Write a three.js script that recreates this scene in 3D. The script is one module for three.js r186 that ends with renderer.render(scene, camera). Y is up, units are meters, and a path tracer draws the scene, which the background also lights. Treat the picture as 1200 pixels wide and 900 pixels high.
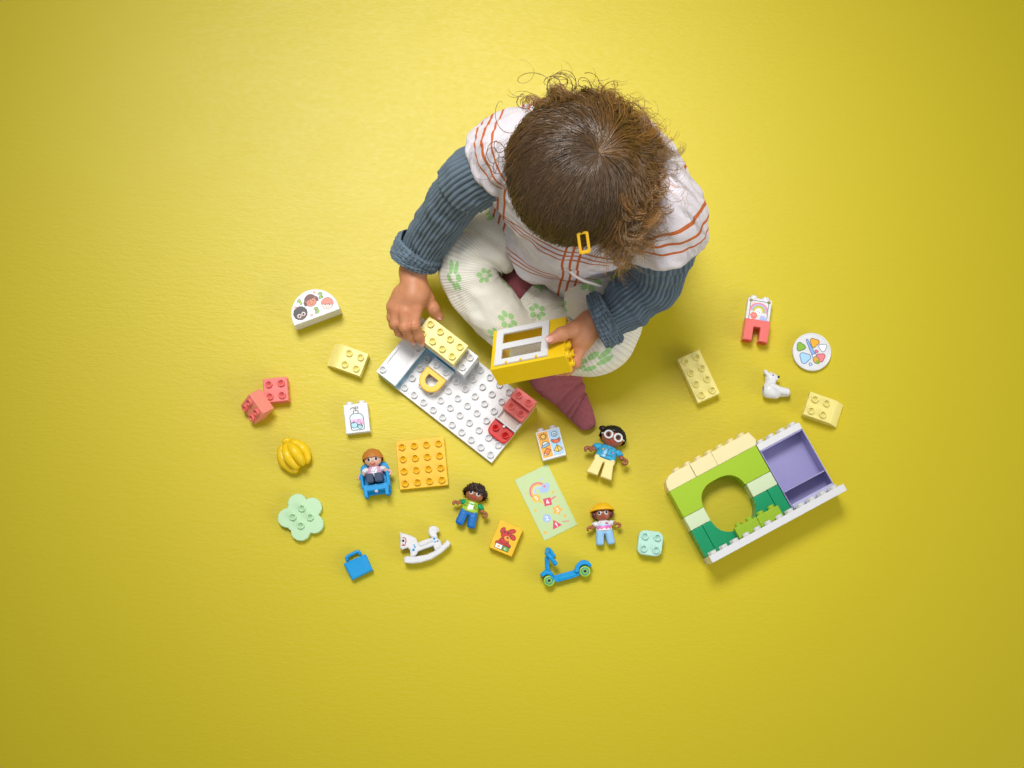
import * as THREE from 'three';
import { RoundedBoxGeometry } from 'three/addons/geometries/RoundedBoxGeometry.js';
import { mergeGeometries, mergeVertices } from 'three/addons/utils/BufferGeometryUtils.js';
import { RectAreaLightUniformsLib } from 'three/addons/lights/RectAreaLightUniformsLib.js';
import { Brush, Evaluator, SUBTRACTION } from 'three-bvh-csg';
import { createNoise3D } from 'simplex-noise';

// ------------------------------------------------------------------ camera, lights, exposure
const H = 2.1, TILT = 9.1 * Math.PI / 180, FPX = 1882;           // camera height, tilt from straight down, focal length in px of a 1200x900 picture
const scene = new THREE.Scene();
scene.background = new THREE.Color(0.32, 0.322, 0.325);
const camera = new THREE.PerspectiveCamera(2 * Math.atan(450 / FPX) * 180 / Math.PI, 4 / 3, 0.1, 30);
camera.position.set(0, H, H * Math.tan(TILT));
camera.up.set(0, 0, -1);
camera.lookAt(0, 0, 0);
camera.updateMatrixWorld(true);
const renderer = new THREE.WebGLRenderer({ antialias: true });
renderer.setSize(1024, 768);
renderer.toneMapping = THREE.LinearToneMapping;
renderer.toneMappingExposure = 1.14;
renderer.shadowMap.enabled = true;
renderer.shadowMap.type = THREE.PCFSoftShadowMap;
RectAreaLightUniformsLib.init();

const key = new THREE.SpotLight(new THREE.Color(1, 0.985, 0.96), 26, 0, 0.295, 1, 2);   // the studio lamp, high above the top of the picture
key.name = 'studio_lamp';
key.position.set(-0.30, 2.5, -1.08);
key.target.position.set(-0.01, 0, -0.15);
key.castShadow = true;
key.shadow.radius = 28; key.shadow.mapSize.set(2048, 2048); key.shadow.bias = -0.0004;
scene.add(key, key.target);
const fill = new THREE.RectAreaLight(new THREE.Color(0.97, 0.98, 1.0), 0.10, 4.2, 4.0);   // added weak overhead fill light, stands in for ceiling bounce
fill.name = 'overhead_fill_light';
fill.position.set(-0.3, 3.2, -0.5);
fill.lookAt(-0.3, 0, -0.5);
scene.add(fill);
const wall = new THREE.RectAreaLight(new THREE.Color(1.0, 0.99, 0.97), 2.6, 4, 3);        // added fill light at the right front, lifts the shade beside the child
wall.name = 'side_fill_light';
wall.position.set(4.5, 2.4, 2.2);
wall.lookAt(0.1, 0, 0);
scene.add(wall);

// ------------------------------------------------------------------ helpers
const V = (x, y, z) => new THREE.Vector3(x, y, z);
const rnd = (() => { let s = 20240611; return () => { s = (s + 0x6D2B79F5) | 0; let t = Math.imul(s ^ (s >>> 15), 1 | s); t = (t + Math.imul(t ^ (t >>> 7), 61 | t)) ^ t; return ((t ^ (t >>> 14)) >>> 0) / 4294967296; }; })();
const noise3 = createNoise3D(rnd);
const cR = V(1, 0, 0), cF = V(0, 0, 0).sub(camera.position).normalize(), cU = V(0, 0, 0).crossVectors(cR, cF);
// the place, at height h above the floor, of what stands at (x, y) in the 1200x900 photograph (measured from it)
function P(x, y, h = 0) {
  const d = cF.clone().multiplyScalar(FPX).addScaledVector(cR, x - 600).addScaledVector(cU, 450 - y);
  return camera.position.clone().addScaledVector(d, (h - H) / d.y);
}
const used = {};
function numbered(n) { const k = used[n] = (used[n] ?? -1) + 1; return k ? n + '_' + String(k).padStart(3, '0') : n; }
function thing(name, label, category, group) {
  const o = new THREE.Group(); o.name = numbered(name); scene.add(o);
  o.userData = { label, category }; if (group) o.userData.group = group;
  return o;
}
function part(name, geo, mat, parent, pos, rot) {
  const m = new THREE.Mesh(geo, mat); m.name = name; m.castShadow = m.receiveShadow = true;
  if (pos) m.position.set(...pos);
  if (rot) m.rotation.set(...rot);
  parent.add(m); return m;
}
function basis(o, x, y, z, pos) { o.quaternion.setFromRotationMatrix(new THREE.Matrix4().makeBasis(x, y, z)); if (pos) o.position.copy(pos); return o; }
// stand an object on height h with its x axis along A->B of the photograph, its base centre midway
function along(o, a, b, h, base = 0) {
  const A = P(...a, h), B = P(...b, h), x = B.clone().sub(A).setY(0).normalize(), y = V(0, 1, 0), z = x.clone().cross(y);
  const mid = A.add(B).multiplyScalar(.5); mid.y = base;
  return basis(o, x, y, z, mid);
}
const col = (r, g, b) => new THREE.Color().setRGB(r, g, b);
const plasticCache = {};
function speckle(size, f) {                                           // a small grain texture, one channel
  const d = new Uint8Array(size * size * 4);
  for (let j = 0; j < size; j++) for (let i = 0; i < size; i++) { const v = Math.max(0, Math.min(255, Math.round(255 * f(i / size, j / size)))); d.set([v, v, v, 255], 4 * (j * size + i)); }
  const t = new THREE.DataTexture(d, size, size); t.wrapS = t.wrapT = THREE.RepeatWrapping; t.magFilter = THREE.LinearFilter; t.minFilter = THREE.LinearMipmapLinearFilter; t.generateMipmaps = true; t.needsUpdate = true;
  return t;
}
function tnoise(u, v, fx, fy, seed) {                                 // noise that tiles over the unit square
  const a = u * 2 * Math.PI, b = v * 2 * Math.PI, R = 1 / (2 * Math.PI);
  const n = (du, dv) => noise3(du * fx, dv * fy, seed);
  const w = (t) => t * t * (3 - 2 * t);
  return n(u, v) * (1 - w(u)) * (1 - w(v)) + n(u - 1, v) * w(u) * (1 - w(v)) + n(u, v - 1) * (1 - w(u)) * w(v) + n(u - 1, v - 1) * w(u) * w(v);
}
const wearMap = speckle(256, (u, v) => .72 + .16 * tnoise(u, v, 5, 5, 3) + .12 * tnoise(u, v, 40, 40, 5));
function plastic(r, g, b, rough = .34) {
  const k = [r, g, b, rough].join();
  return plasticCache[k] ??= new THREE.MeshPhysicalMaterial({ color: col(r, g, b), roughness: rough * 1.3, roughnessMap: wearMap, ior: 1.5, specularIntensity: .8 });
}
const C = {
  white: plastic(.75, .75, .755), cream: plastic(.88, .77, .25), tan: plastic(.84, .74, .40), orange: plastic(.86, .50, .015), yellow: plastic(.86, .58, .01),
  salmon: plastic(.82, .17, .15), coral: plastic(.80, .16, .14), peach: plastic(.84, .27, .20), red: plastic(.62, .015, .012), mint: plastic(.52, .76, .47), aqua: plastic(.52, .80, .68),
  lime: plastic(.36, .56, .02), green: plastic(.0, .33, .13), leaf: plastic(.66, .78, .50), purple: plastic(.38, .355, .63), lilac: plastic(.56, .55, .82), blue: plastic(.0, .31, .70),
  teal: plastic(.05, .52, .84), navy: plastic(.015, .04, .10), black: plastic(.012, .011, .011), brownHair: plastic(.035, .017, .012), ginger: plastic(.52, .19, .03),
  skinDark: plastic(.33, .10, .048), skinMid: plastic(.36, .12, .05), skinPink: plastic(.80, .45, .30), jeans: plastic(.0, .14, .46), jeansPale: plastic(.28, .52, .78), trunks: plastic(.84, .72, .30),
  shirtGreen: plastic(.36, .55, .04), sleeveGreen: plastic(.0, .33, .12), shirtBlue: plastic(.04, .38, .62), shirtPink: plastic(.72, .38, .58), bulb: plastic(.42, .66, .06), rim: plastic(.05, .30, .20), drawer: plastic(.78, .68, .60),
};
const prints = [];
function printMat(w, h, draw, rough = .4, bg) {                       // flat print (lettering, pictures) as it is printed on a thing
  const c = document.createElement('canvas'); c.width = w; c.height = h;
  const g = c.getContext('2d'); g.lineJoin = g.lineCap = 'round';
  if (bg) { g.fillStyle = bg; g.fillRect(0, 0, w, h); }
  draw(g, w, h);
  const t = new THREE.CanvasTexture(c); t.colorSpace = THREE.SRGBColorSpace; t.anisotropy = 4;
  return new THREE.MeshPhysicalMaterial({ map: t, roughness: rough, transparent: !bg });
}
const mesh = (g) => { g.computeVertexNormals(); return g; };
// a tube swept along points: rad(s, a) radius, s along 0..1, a angle; uv in metres
function sweep(pts, rad, nS, nA, { cap = true, ref = V(0, 1, 0), vLen, closedTip = false, ten = .5 } = {}) {
  const curve = new THREE.CatmullRomCurve3(pts, false, 'centripetal', ten), L = curve.getLength(), pos = [], uv = [], idx = [];
  let N = null;
  for (let i = 0; i <= nS; i++) {
    const s = i / nS, p = curve.getPointAt(s), T = curve.getTangentAt(s);
    if (!N) { N = ref.clone().addScaledVector(T, -ref.dot(T)); if (N.lengthSq() < 1e-4) N = V(1, 0, 0).addScaledVector(T, -T.x); N.normalize(); }
    N.addScaledVector(T, -N.dot(T)).normalize();
    const B = T.clone().cross(N);
    for (let j = 0; j <= nA; j++) {
      const a = j / nA * 2 * Math.PI, r = rad(s, a), rn = Array.isArray(r) ? r[0] : r, rb = Array.isArray(r) ? r[1] : r;
      const q = p.clone().addScaledVector(N, Math.cos(a) * rn).addScaledVector(B, Math.sin(a) * rb);
      if (Array.isArray(r) && r[2]) q.addScaledVector(T, r[2]);
      pos.push(q.x, q.y, q.z); uv.push(s * L, j / nA * (vLen ?? 2 * Math.PI * rn));
    }
  }
  for (let i = 0; i < nS; i++) for (let j = 0; j < nA; j++) { const a = i * (nA + 1) + j, b = a + nA + 1; idx.push(a, a + 1, b, b, a + 1, b + 1); }
  if (cap) for (const [row, flip] of [[0, 1], [nS, 0]]) {
    const c = curve.getPointAt(row ? 1 : 0), k = pos.length / 3; pos.push(c.x, c.y, c.z); uv.push(row ? L : 0, 0);
    for (let j = 0; j < nA; j++) { const a = row * (nA + 1) + j; flip ? idx.push(k, a + 1, a) : idx.push(k, a, a + 1); }
  }
  const g = new THREE.BufferGeometry(); g.setAttribute('position', new THREE.Float32BufferAttribute(pos, 3)); g.setAttribute('uv', new THREE.Float32BufferAttribute(uv, 2)); g.setIndex(idx);
  g.computeVertexNormals();
  const n = g.attributes.normal;                                      // join the normals across the seam
  for (let i = 0; i <= nS; i++) { const a = i * (nA + 1), b = a + nA, s = V(n.getX(a) + n.getX(b), n.getY(a) + n.getY(b), n.getZ(a) + n.getZ(b)).normalize(); n.setXYZ(a, s.x, s.y, s.z); n.setXYZ(b, s.x, s.y, s.z); }
  return g;
}
const lerp = (a, b, t) => a + (b - a) * t, clamp = (x, a, b) => Math.min(b, Math.max(a, x)), smooth = (a, b, x) => { const t = clamp((x - a) / (b - a), 0, 1); return t * t * (3 - 2 * t); };
const table = (ks) => (s) => { for (let i = 1; i < ks.length; i++) if (s <= ks[i][0]) { const t = (s - ks[i - 1][0]) / (ks[i][0] - ks[i - 1][0]); return lerp(ks[i - 1][1], ks[i][1], t * t * (3 - 2 * t)); } return ks[ks.length - 1][1]; };
function tube(pts, r, nS = 16, nA = 10, tip = .12) {                  // round-ended tube
  const f = typeof r === 'function' ? r : () => r;
  return sweep(pts, (s) => f(s) * Math.sqrt(clamp(Math.min(s, 1 - s) / tip, .0004, 1) * (2 - clamp(Math.min(s, 1 - s) / tip, 0, 1))), nS, nA);
}
// ---- distance fields and their surfaces
const smin = (a, b, k) => { const h = Math.max(k - Math.abs(a - b), 0) / k; return Math.min(a, b) - h * h * k * .25; };
function cone(a, b, ra, rb) {                                         // tapered capsule
  const bx = b.x - a.x, by = b.y - a.y, bz = b.z - a.z, l2 = bx * bx + by * by + bz * bz || 1e-12;
  return (x, y, z) => { const px = x - a.x, py = y - a.y, pz = z - a.z, t = clamp((px * bx + py * by + pz * bz) / l2, 0, 1), dx = px - t * bx, dy = py - t * by, dz = pz - t * bz; return Math.sqrt(dx * dx + dy * dy + dz * dz) - (ra + (rb - ra) * t); };
}
function ellipsoid(c, q, r) {                                         // q: [X, Y, Z] axes, r: radii
  const m = Math.min(...r);
  return (x, y, z) => {
    const px = x - c.x, py = y - c.y, pz = z - c.z, k = q.map((e) => e.x * px + e.y * py + e.z * pz);
    const k0 = Math.hypot(k[0] / r[0], k[1] / r[1], k[2] / r[2]), k1 = Math.hypot(k[0] / r[0] ** 2, k[1] / r[1] ** 2, k[2] / r[2] ** 2);
    return k1 < 1e-9 ? -m : k0 * (k0 - 1) / k1;
  };
}
const union = (fs, k) => (x, y, z) => { let d = fs[0](x, y, z); for (let i = 1; i < fs.length; i++) d = smin(d, fs[i](x, y, z), k); return d; };
function chain(pts, rs, k = .004) {                                     // a finger: bones with skin creases over its joints
  const f = union(pts.slice(1).map((p, i) => cone(pts[i], p, rs[i], rs[i + 1])), k), js = [];
  for (let i = 1; i < pts.length - 1; i++) js.push([pts[i], pts[i + 1].clone().sub(pts[i - 1]).normalize(), rs[i] * 1.7]);
  return (x, y, z) => { let d = f(x, y, z); for (const [p, a, r] of js) { const dx = x - p.x, dy = y - p.y, dz = z - p.z; if (dx * dx + dy * dy + dz * dz > r * r) continue; const t = dx * a.x + dy * a.y + dz * a.z; d += .00055 * Math.exp(-(((t - .0012) / .0008) ** 2)) + .00055 * Math.exp(-(((t + .0014) / .0008) ** 2)) - .0005 * Math.exp(-((t / .004) ** 2)); } return d; };
}
function surface(f, lo, hi, cell) {
  const B = 8, nx = Math.ceil((hi.x - lo.x) / cell), ny = Math.ceil((hi.y - lo.y) / cell), nz = Math.ceil((hi.z - lo.z) / cell), sx = nx + 1, sy = ny + 1, sz = nz + 1;
  const F = new Float32Array(sx * sy * sz).fill(1e3), at = (i, j, k) => (k * sy + j) * sx + i;
  for (let k = 0; k < sz; k += B) for (let j = 0; j < sy; j += B) for (let i = 0; i < sx; i += B) {
    const d = f(lo.x + (i + B / 2) * cell, lo.y + (j + B / 2) * cell, lo.z + (k + B / 2) * cell), far = Math.abs(d) > B * cell * 1.35;
    for (let c = k; c < Math.min(k + B, sz); c++) for (let b = j; b < Math.min(j + B, sy); b++) for (let a = i; a < Math.min(i + B, sx); a++)
      F[at(a, b, c)] = far ? d : f(lo.x + a * cell, lo.y + b * cell, lo.z + c * cell);
  }
  const id = new Int32Array(nx * ny * nz).fill(-1), pos = [], idx = [], cid = (i, j, k) => (k * ny + j) * nx + i;
  const E = [[0, 1], [2, 3], [4, 5], [6, 7], [0, 2], [1, 3], [4, 6], [5, 7], [0, 4], [1, 5], [2, 6], [3, 7]];
  const v = new Float32Array(8);
  for (let k = 0; k < nz; k++) for (let j = 0; j < ny; j++) for (let i = 0; i < nx; i++) {
    let m = 0; for (let c = 0; c < 8; c++) { v[c] = F[at(i + (c & 1), j + (c >> 1 & 1), k + (c >> 2))]; if (v[c] < 0) m |= 1 << c; }
    if (m === 0 || m === 255) continue;
    let x = 0, y = 0, z = 0, n = 0;
    for (const [a, b] of E) if ((v[a] < 0) !== (v[b] < 0)) { const t = v[a] / (v[a] - v[b]); x += (a & 1) + ((b & 1) - (a & 1)) * t; y += (a >> 1 & 1) + ((b >> 1 & 1) - (a >> 1 & 1)) * t; z += (a >> 2) + ((b >> 2) - (a >> 2)) * t; n++; }
    id[cid(i, j, k)] = pos.length / 3; pos.push(lo.x + (i + x / n) * cell, lo.y + (j + y / n) * cell, lo.z + (k + z / n) * cell);
  }
  const quad = (a, b, c, d, flip) => { if (a < 0 || b < 0 || c < 0 || d < 0) return; flip ? idx.push(a, c, b, a, d, c) : idx.push(a, b, c, a, c, d); };
  for (let k = 1; k < nz; k++) for (let j = 1; j < ny; j++) for (let i = 1; i < nx; i++) {
    const o = F[at(i, j, k)] < 0;
    if (i < nx && o !== F[at(i + 1, j, k)] < 0) quad(id[cid(i, j - 1, k - 1)], id[cid(i, j, k - 1)], id[cid(i, j, k)], id[cid(i, j - 1, k)], !o);
    if (o !== F[at(i, j + 1, k)] < 0) quad(id[cid(i - 1, j, k - 1)], id[cid(i - 1, j, k)], id[cid(i, j, k)], id[cid(i, j, k - 1)], !o);
    if (o !== F[at(i, j, k + 1)] < 0) quad(id[cid(i - 1, j - 1, k)], id[cid(i, j - 1, k)], id[cid(i, j, k)], id[cid(i - 1, j, k)], !o);
  }
  const nor = [], e = cell * .5;
  for (let i = 0; i < pos.length; i += 3) {
    const [x, y, z] = [pos[i], pos[i + 1], pos[i + 2]], n = V(f(x + e, y, z) - f(x - e, y, z), f(x, y + e, z) - f(x, y - e, z), f(x, y, z + e) - f(x, y, z - e)).normalize();
    nor.push(n.x, n.y, n.z);
  }
  const g = new THREE.BufferGeometry(); g.setAttribute('position', new THREE.Float32BufferAttribute(pos, 3)); g.setAttribute('normal', new THREE.Float32BufferAttribute(nor, 3)); g.setIndex(idx);
  return g;
}

// ------------------------------------------------------------------ floor
const floorBump = speckle(1024, (u, v) => .5 + .20 * tnoise(u, v, 26, 80, 11) + .17 * tnoise(u, v, 60, 190, 12) + .10 * tnoise(u, v, 150, 260, 13) + .06 * tnoise(u, v, 9, 14, 14));
const floorRough = speckle(512, (u, v) => .78 + .02 * tnoise(u, v, 6, 9, 21) + .06 * tnoise(u, v, 60, 120, 22));
for (const t of [floorBump, floorRough]) t.repeat.set(6 / .55, 6 / .55);
floorRough.repeat.set(6 / .8, 6 / .8);
const floorMat = new THREE.MeshPhysicalMaterial({ color: col(.605, .490, .001), specularIntensity: .85, roughness: .56, roughnessMap: floorRough, bumpMap: floorBump, bumpScale: .00028, ior: 1.5 });
const floor = part('floor', new THREE.PlaneGeometry(6, 6), floorMat, scene, [0, 0, -.3], [-Math.PI / 2, 0, 0]);
floor.userData.kind = 'structure';

// ------------------------------------------------------------------ toy bricks
const U = .016, BH = .0192;
const studGeo = new THREE.LatheGeometry([[.0047, 0], [.0047, .0036], [.00435, .0042], [.0035, .0042], [.0032, .0039], [.0032, .0012], [0, .0012]].map(([x, y]) => new THREE.Vector2(x, y)), 22);
function box(w, h, d, r = .0007) { return new RoundedBoxGeometry(w, h, d, 2, r); }
function studs(parent, nx, nz, y, mat, skip, x0 = 0, z0 = 0) {
  for (let i = 0; i < nx; i++) for (let j = 0; j < nz; j++) if (!skip || !skip(i, j)) part('stud', studGeo, mat, parent, [x0 + (i - (nx - 1) / 2) * U, y, z0 + (j - (nz - 1) / 2) * U]);
}
function brick(o, nx, nz, h, mat, skip, name = 'body') { part(name, box(nx * U - .0003, h, nz * U - .0003), mat, o, [0, h / 2, 0]); studs(o, nx, nz, h - .0001, mat, skip); return o; }
function block(o, name, x0, x1, y0, y1, z0, z1, mat, r = .0007) { return part(name, box(x1 - x0 - .0003, y1 - y0, z1 - z0 - .0003, r), mat, o, [(x0 + x1) / 2, (y0 + y1) / 2, (z0 + z1) / 2]); }
function extrude(shape, depth, bevel = .0006, seg = 24) { return new THREE.ExtrudeGeometry(shape, { depth: depth - 2 * bevel, bevelEnabled: true, bevelThickness: bevel, bevelSize: bevel, bevelOffset: -bevel, bevelSegments: 2, curveSegments: seg }).translate(0, 0, bevel); }
const shapeOf = (pts, smoothIt) => { const s = new THREE.Shape(); if (smoothIt) { const c = new THREE.CatmullRomCurve3(pts.map(([x, y]) => V(x, y, 0)), true, 'centripetal'); s.setFromPoints(c.getPoints(pts.length * 5).map((p) => new THREE.Vector2(p.x, p.y))); } else s.setFromPoints(pts.map(([x, y]) => new THREE.Vector2(x, y))); return s; };
// outline given in photograph pixels, of the top face at height h1, extruded down to h0, about centre c
function flat(pts, c, h0, h1, bevel, smoothIt, holes = []) {
  const L = (q) => q.map(([x, y]) => { const p = P(x, y, h1); return [p.x - c.x, -(p.z - c.z)]; });
  const s = shapeOf(L(pts), smoothIt); for (const q of holes) s.holes.push(shapeOf(L(q), true));
  return extrude(s, h1 - h0, bevel, 6).rotateX(-Math.PI / 2).translate(0, h0, 0);
}
const zoomed = (ox, oy, k) => (pts) => pts.map(([x, y]) => [ox + x / k, oy + y / k]);
function curveSlope(nx, nz, h, low) {                                  // brick whose last stud row curves down to a low edge, along +x
  const a = nx * U / 2, b = a - U, pts = [[-a, 0], [a, 0], [a, low]];
  for (let i = 1; i <= 10; i++) { const t = i / 10; pts.push([a - U * t, low + (h - low) * Math.sin(t * Math.PI / 2)]); }
  pts.push([-a, h]);
  return extrude(shapeOf(pts), nz * U - .0003, .0005).translate(0, 0, -nz * U / 2);
}

// arch brick with three printed faces
{
  const o = thing('arch_brick', 'white half round brick printed with three faces and the numbers 1 2 3', 'toy brick');
  const w = .064, h = .0384, pts = [];
  pts.push([-w / 2, 0], [w / 2, 0], [w / 2, .006]);
  for (let i = 1; i < 24; i++) { const a = i / 24 * Math.PI; pts.push([Math.cos(a) * w / 2, .006 + Math.sin(a) * (h - .006)]); }
  pts.push([-w / 2, .006]);
  part('body', extrude(shapeOf(pts), .032, .0008).rotateX(-Math.PI / 2), C.white, o);
  const face = (g, x, y, r, skin, hair, kind, rot) => {
    g.save(); g.translate(x, y); g.rotate(rot); g.lineWidth = 5; g.strokeStyle = '#3a2420';
    if (kind === 0) { g.fillStyle = hair; g.strokeStyle = '#111'; for (let i = 0; i < 16; i++) { g.beginPath(); g.arc(Math.cos(i / 16 * 6.28) * r * .85, -r * .2 + Math.sin(i / 16 * 6.28) * r * .8, r * .32, 0, 7); g.fill(); } g.beginPath(); g.arc(0, -r * .2, r * .95, 0, 7); g.fill(); }
    g.fillStyle = skin; g.beginPath(); g.ellipse(0, r * .15, r * .86, r * .74, 0, 0, 7); g.fill(); g.stroke();
    if (kind !== 0) { g.fillStyle = hair; g.beginPath(); g.arc(0, -r * .1, r, Math.PI, 0); for (let i = 0; i < 5; i++) g.arc(r * (.8 - i * .4), -r * .1, r * .22, 0, Math.PI, kind === 1); g.fill(); g.stroke(); if (kind === 1) for (const s of [-1, 1]) { g.beginPath(); g.ellipse(s * r, r * .05, r * .22, r * .4, 0, 0, 7); g.fill(); g.stroke(); } }
    if (kind === 0) { g.fillStyle = hair; g.beginPath(); g.ellipse(-r * .1, -r * .55, r * .9, r * .42, -.2, 0, 7); g.fill(); g.strokeStyle = '#f4ece8'; g.lineWidth = 9; for (const s of [-1, 1]) { g.beginPath(); g.arc(s * r * .36, r * .15, r * .26, 0, 7); g.stroke(); } }
    g.fillStyle = '#1c1212'; for (const s of [-1, 1]) { g.beginPath(); g.arc(s * r * .36, r * .15, r * .1, 0, 7); g.fill(); }
    g.strokeStyle = '#5a2520'; g.lineWidth = 5; g.beginPath(); g.arc(0, r * .38, r * .22, .2, 2.9); g.stroke(); g.restore();
  };
  const m = printMat(640, 384, (g) => {
    face(g, 125, 268, 88, '#5c2c22', '#0c0a0a', 0, -.15); face(g, 318, 138, 88, '#cf7a54', '#641c0c', 1, -.1); face(g, 520, 258, 84, '#f2d4ca', '#e47c66', 2, .35);
    g.font = 'bold 110px sans-serif'; g.lineWidth = 16; g.strokeStyle = '#34601c'; g.fillStyle = '#98c040';
    for (const [t, x, y, r] of [['1', 168, 108, -.1], ['2', 470, 118, .1], ['3', 350, 300, 0]]) { g.save(); g.translate(x, y); g.rotate(r); g.strokeText(t, -30, 30); g.fillText(t, -30, 30); g.restore(); }
    g.fillStyle = '#f09a88'; for (const [x, y] of [[405, 36], [80, 150], [262, 330]]) { g.beginPath(); g.arc(x - 8, y, 13, 0, 7); g.arc(x + 8, y, 13, 0, 7); g.fill(); g.beginPath(); g.moveTo(x - 20, y + 5); g.lineTo(x + 20, y + 5); g.lineTo(x, y + 28); g.fill(); }
  });
  const g = new THREE.PlaneGeometry(.060, .036).rotateX(-Math.PI / 2).translate(0, .0322, -.0185);
  part('print', g, m, o);
  along(o, [345.5, 381.5], [397.5, 362.3], .032);
}
// cream slope bricks, 2x2 studs and one curved row
{
  const make = (label) => { const o = thing('slope_brick', label, 'toy brick', 'cream bricks with one curved end'); part('body', curveSlope(3, 2, BH, .005), C.cream, o); studs(o, 2, 2, BH - .0001, C.cream, null, -U / 2, 0); return o; };
  const a = make('cream curved end brick with four studs, nearest the half round face brick');
  along(a, [426, 427.5], [387.5, 413.5], BH);
  const b = make('cream curved end brick with four studs, between white bear and toy house');
  along(b, [946.5, 472.5], [985.5, 486], BH);
}
{
  const o = thing('cream_brick', 'cream brick with eight studs lying alone on the yellow floor near the sleeve', 'toy brick');
  brick(o, 4, 2, BH, C.cream);
  along(o, [806.5, 414], [831.5, 467], .0215);
}
// salmon bricks
{
  const o = thing('salmon_brick', 'salmon pink brick with four studs flat on the floor', 'toy brick');
  brick(o, 2, 2, BH, C.salmon); along(o, [308.5, 458], [337, 455], .021);
  const t = thing('peach_brick', 'peach coral brick tipped on edge, leaning on the flat salmon brick', 'toy brick');
  part('body', box(.0317, BH, .0317), C.peach, t, [0, BH / 2, 0]); studs(t, 2, 2, BH - .0001, C.salmon);
  const A = P(292.6, 462.5, .036), B = P(307.7, 483.8, .036), z = B.clone().sub(A).setY(0).normalize(), out = V(0, 1, 0).cross(z).normalize().negate();
  if (out.x > 0) out.negate();
  const n = out.clone().multiplyScalar(Math.cos(.63)).add(V(0, Math.sin(.63), 0)), x = n.clone().cross(z);
  const mid = A.add(B).multiplyScalar(.5);                             // the ridge between stud face and raised side
  const side = x.y > 0 ? x.clone() : x.clone().negate();
  basis(t, x, n, z, mid.addScaledVector(side, -.016).addScaledVector(n, -BH));
}
// printed bricks lying on their backs
function lyingBrick(name, label, mat, w, h, d, nStuds, px, draw, cw, ch) {
  const o = thing(name, label, 'toy brick');                            // local: x right, z toward the picture's bottom, y up
  part('body', box(w, d, h, .0008), mat, o, [0, d / 2, 0]);
  for (let i = 0; i < nStuds; i++) part('stud', studGeo, mat, o, [(i - (nStuds - 1) / 2) * U, d / 2, -h / 2 + .0001], [-Math.PI / 2, 0, 0]);
  part('print', new THREE.PlaneGeometry(w * .94, h * .94).rotateX(-Math.PI / 2).translate(0, d + .0002, 0), printMat(cw, ch, draw), o);
  const [tl, tr, br, bl] = px.map((q) => P(...q, d)), c = tl.clone().add(tr).add(br).add(bl).multiplyScalar(.25); c.y = 0;
  const x = tr.clone().sub(tl).add(br).sub(bl).setY(0).normalize();
  return basis(o, x, V(0, 1, 0), x.clone().cross(V(0, 1, 0)), c);
}
lyingBrick('printed_brick', 'white brick on its back printed with a pink soap pump bottle', C.white, .0317, .0382, .016, 2, [[401.7, 474.7], [429.2, 471.9], [434.7, 504.9], [406.3, 508.6]], (g) => {
  g.lineWidth = 11; g.strokeStyle = '#30363e'; g.fillStyle = '#d4ecf0';
  g.beginPath(); g.moveTo(120, 150); g.quadraticCurveTo(70, 170, 70, 230); g.lineTo(76, 390); g.quadraticCurveTo(80, 420, 120, 420); g.lineTo(240, 420); g.quadraticCurveTo(270, 420, 270, 390); g.lineTo(270, 230); g.quadraticCurveTo(262, 170, 215, 150); g.closePath(); g.fill(); g.stroke();
  g.fillStyle = '#f0b8dc'; g.fillRect(78, 235, 188, 105); g.fillStyle = '#a4d4ec'; g.beginPath(); g.arc(125, 335, 50, 0, 7); g.arc(210, 365, 36, 0, 7); g.fill(); g.stroke();
  g.lineWidth = 7; for (const [x, y, r] of [[200, 275, 20], [235, 310, 12], [120, 290, 14]]) { g.beginPath(); g.arc(x, y, r, 0, 7); g.stroke(); }
  g.lineWidth = 10; g.strokeRect(130, 100, 70, 50); g.beginPath(); g.moveTo(165, 100); g.lineTo(165, 50); g.moveTo(85, 78); g.quadraticCurveTo(100, 40, 165, 40); g.lineTo(205, 40); g.lineTo(205, 62); g.lineTo(130, 66); g.stroke();
}, 340, 450);
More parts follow.
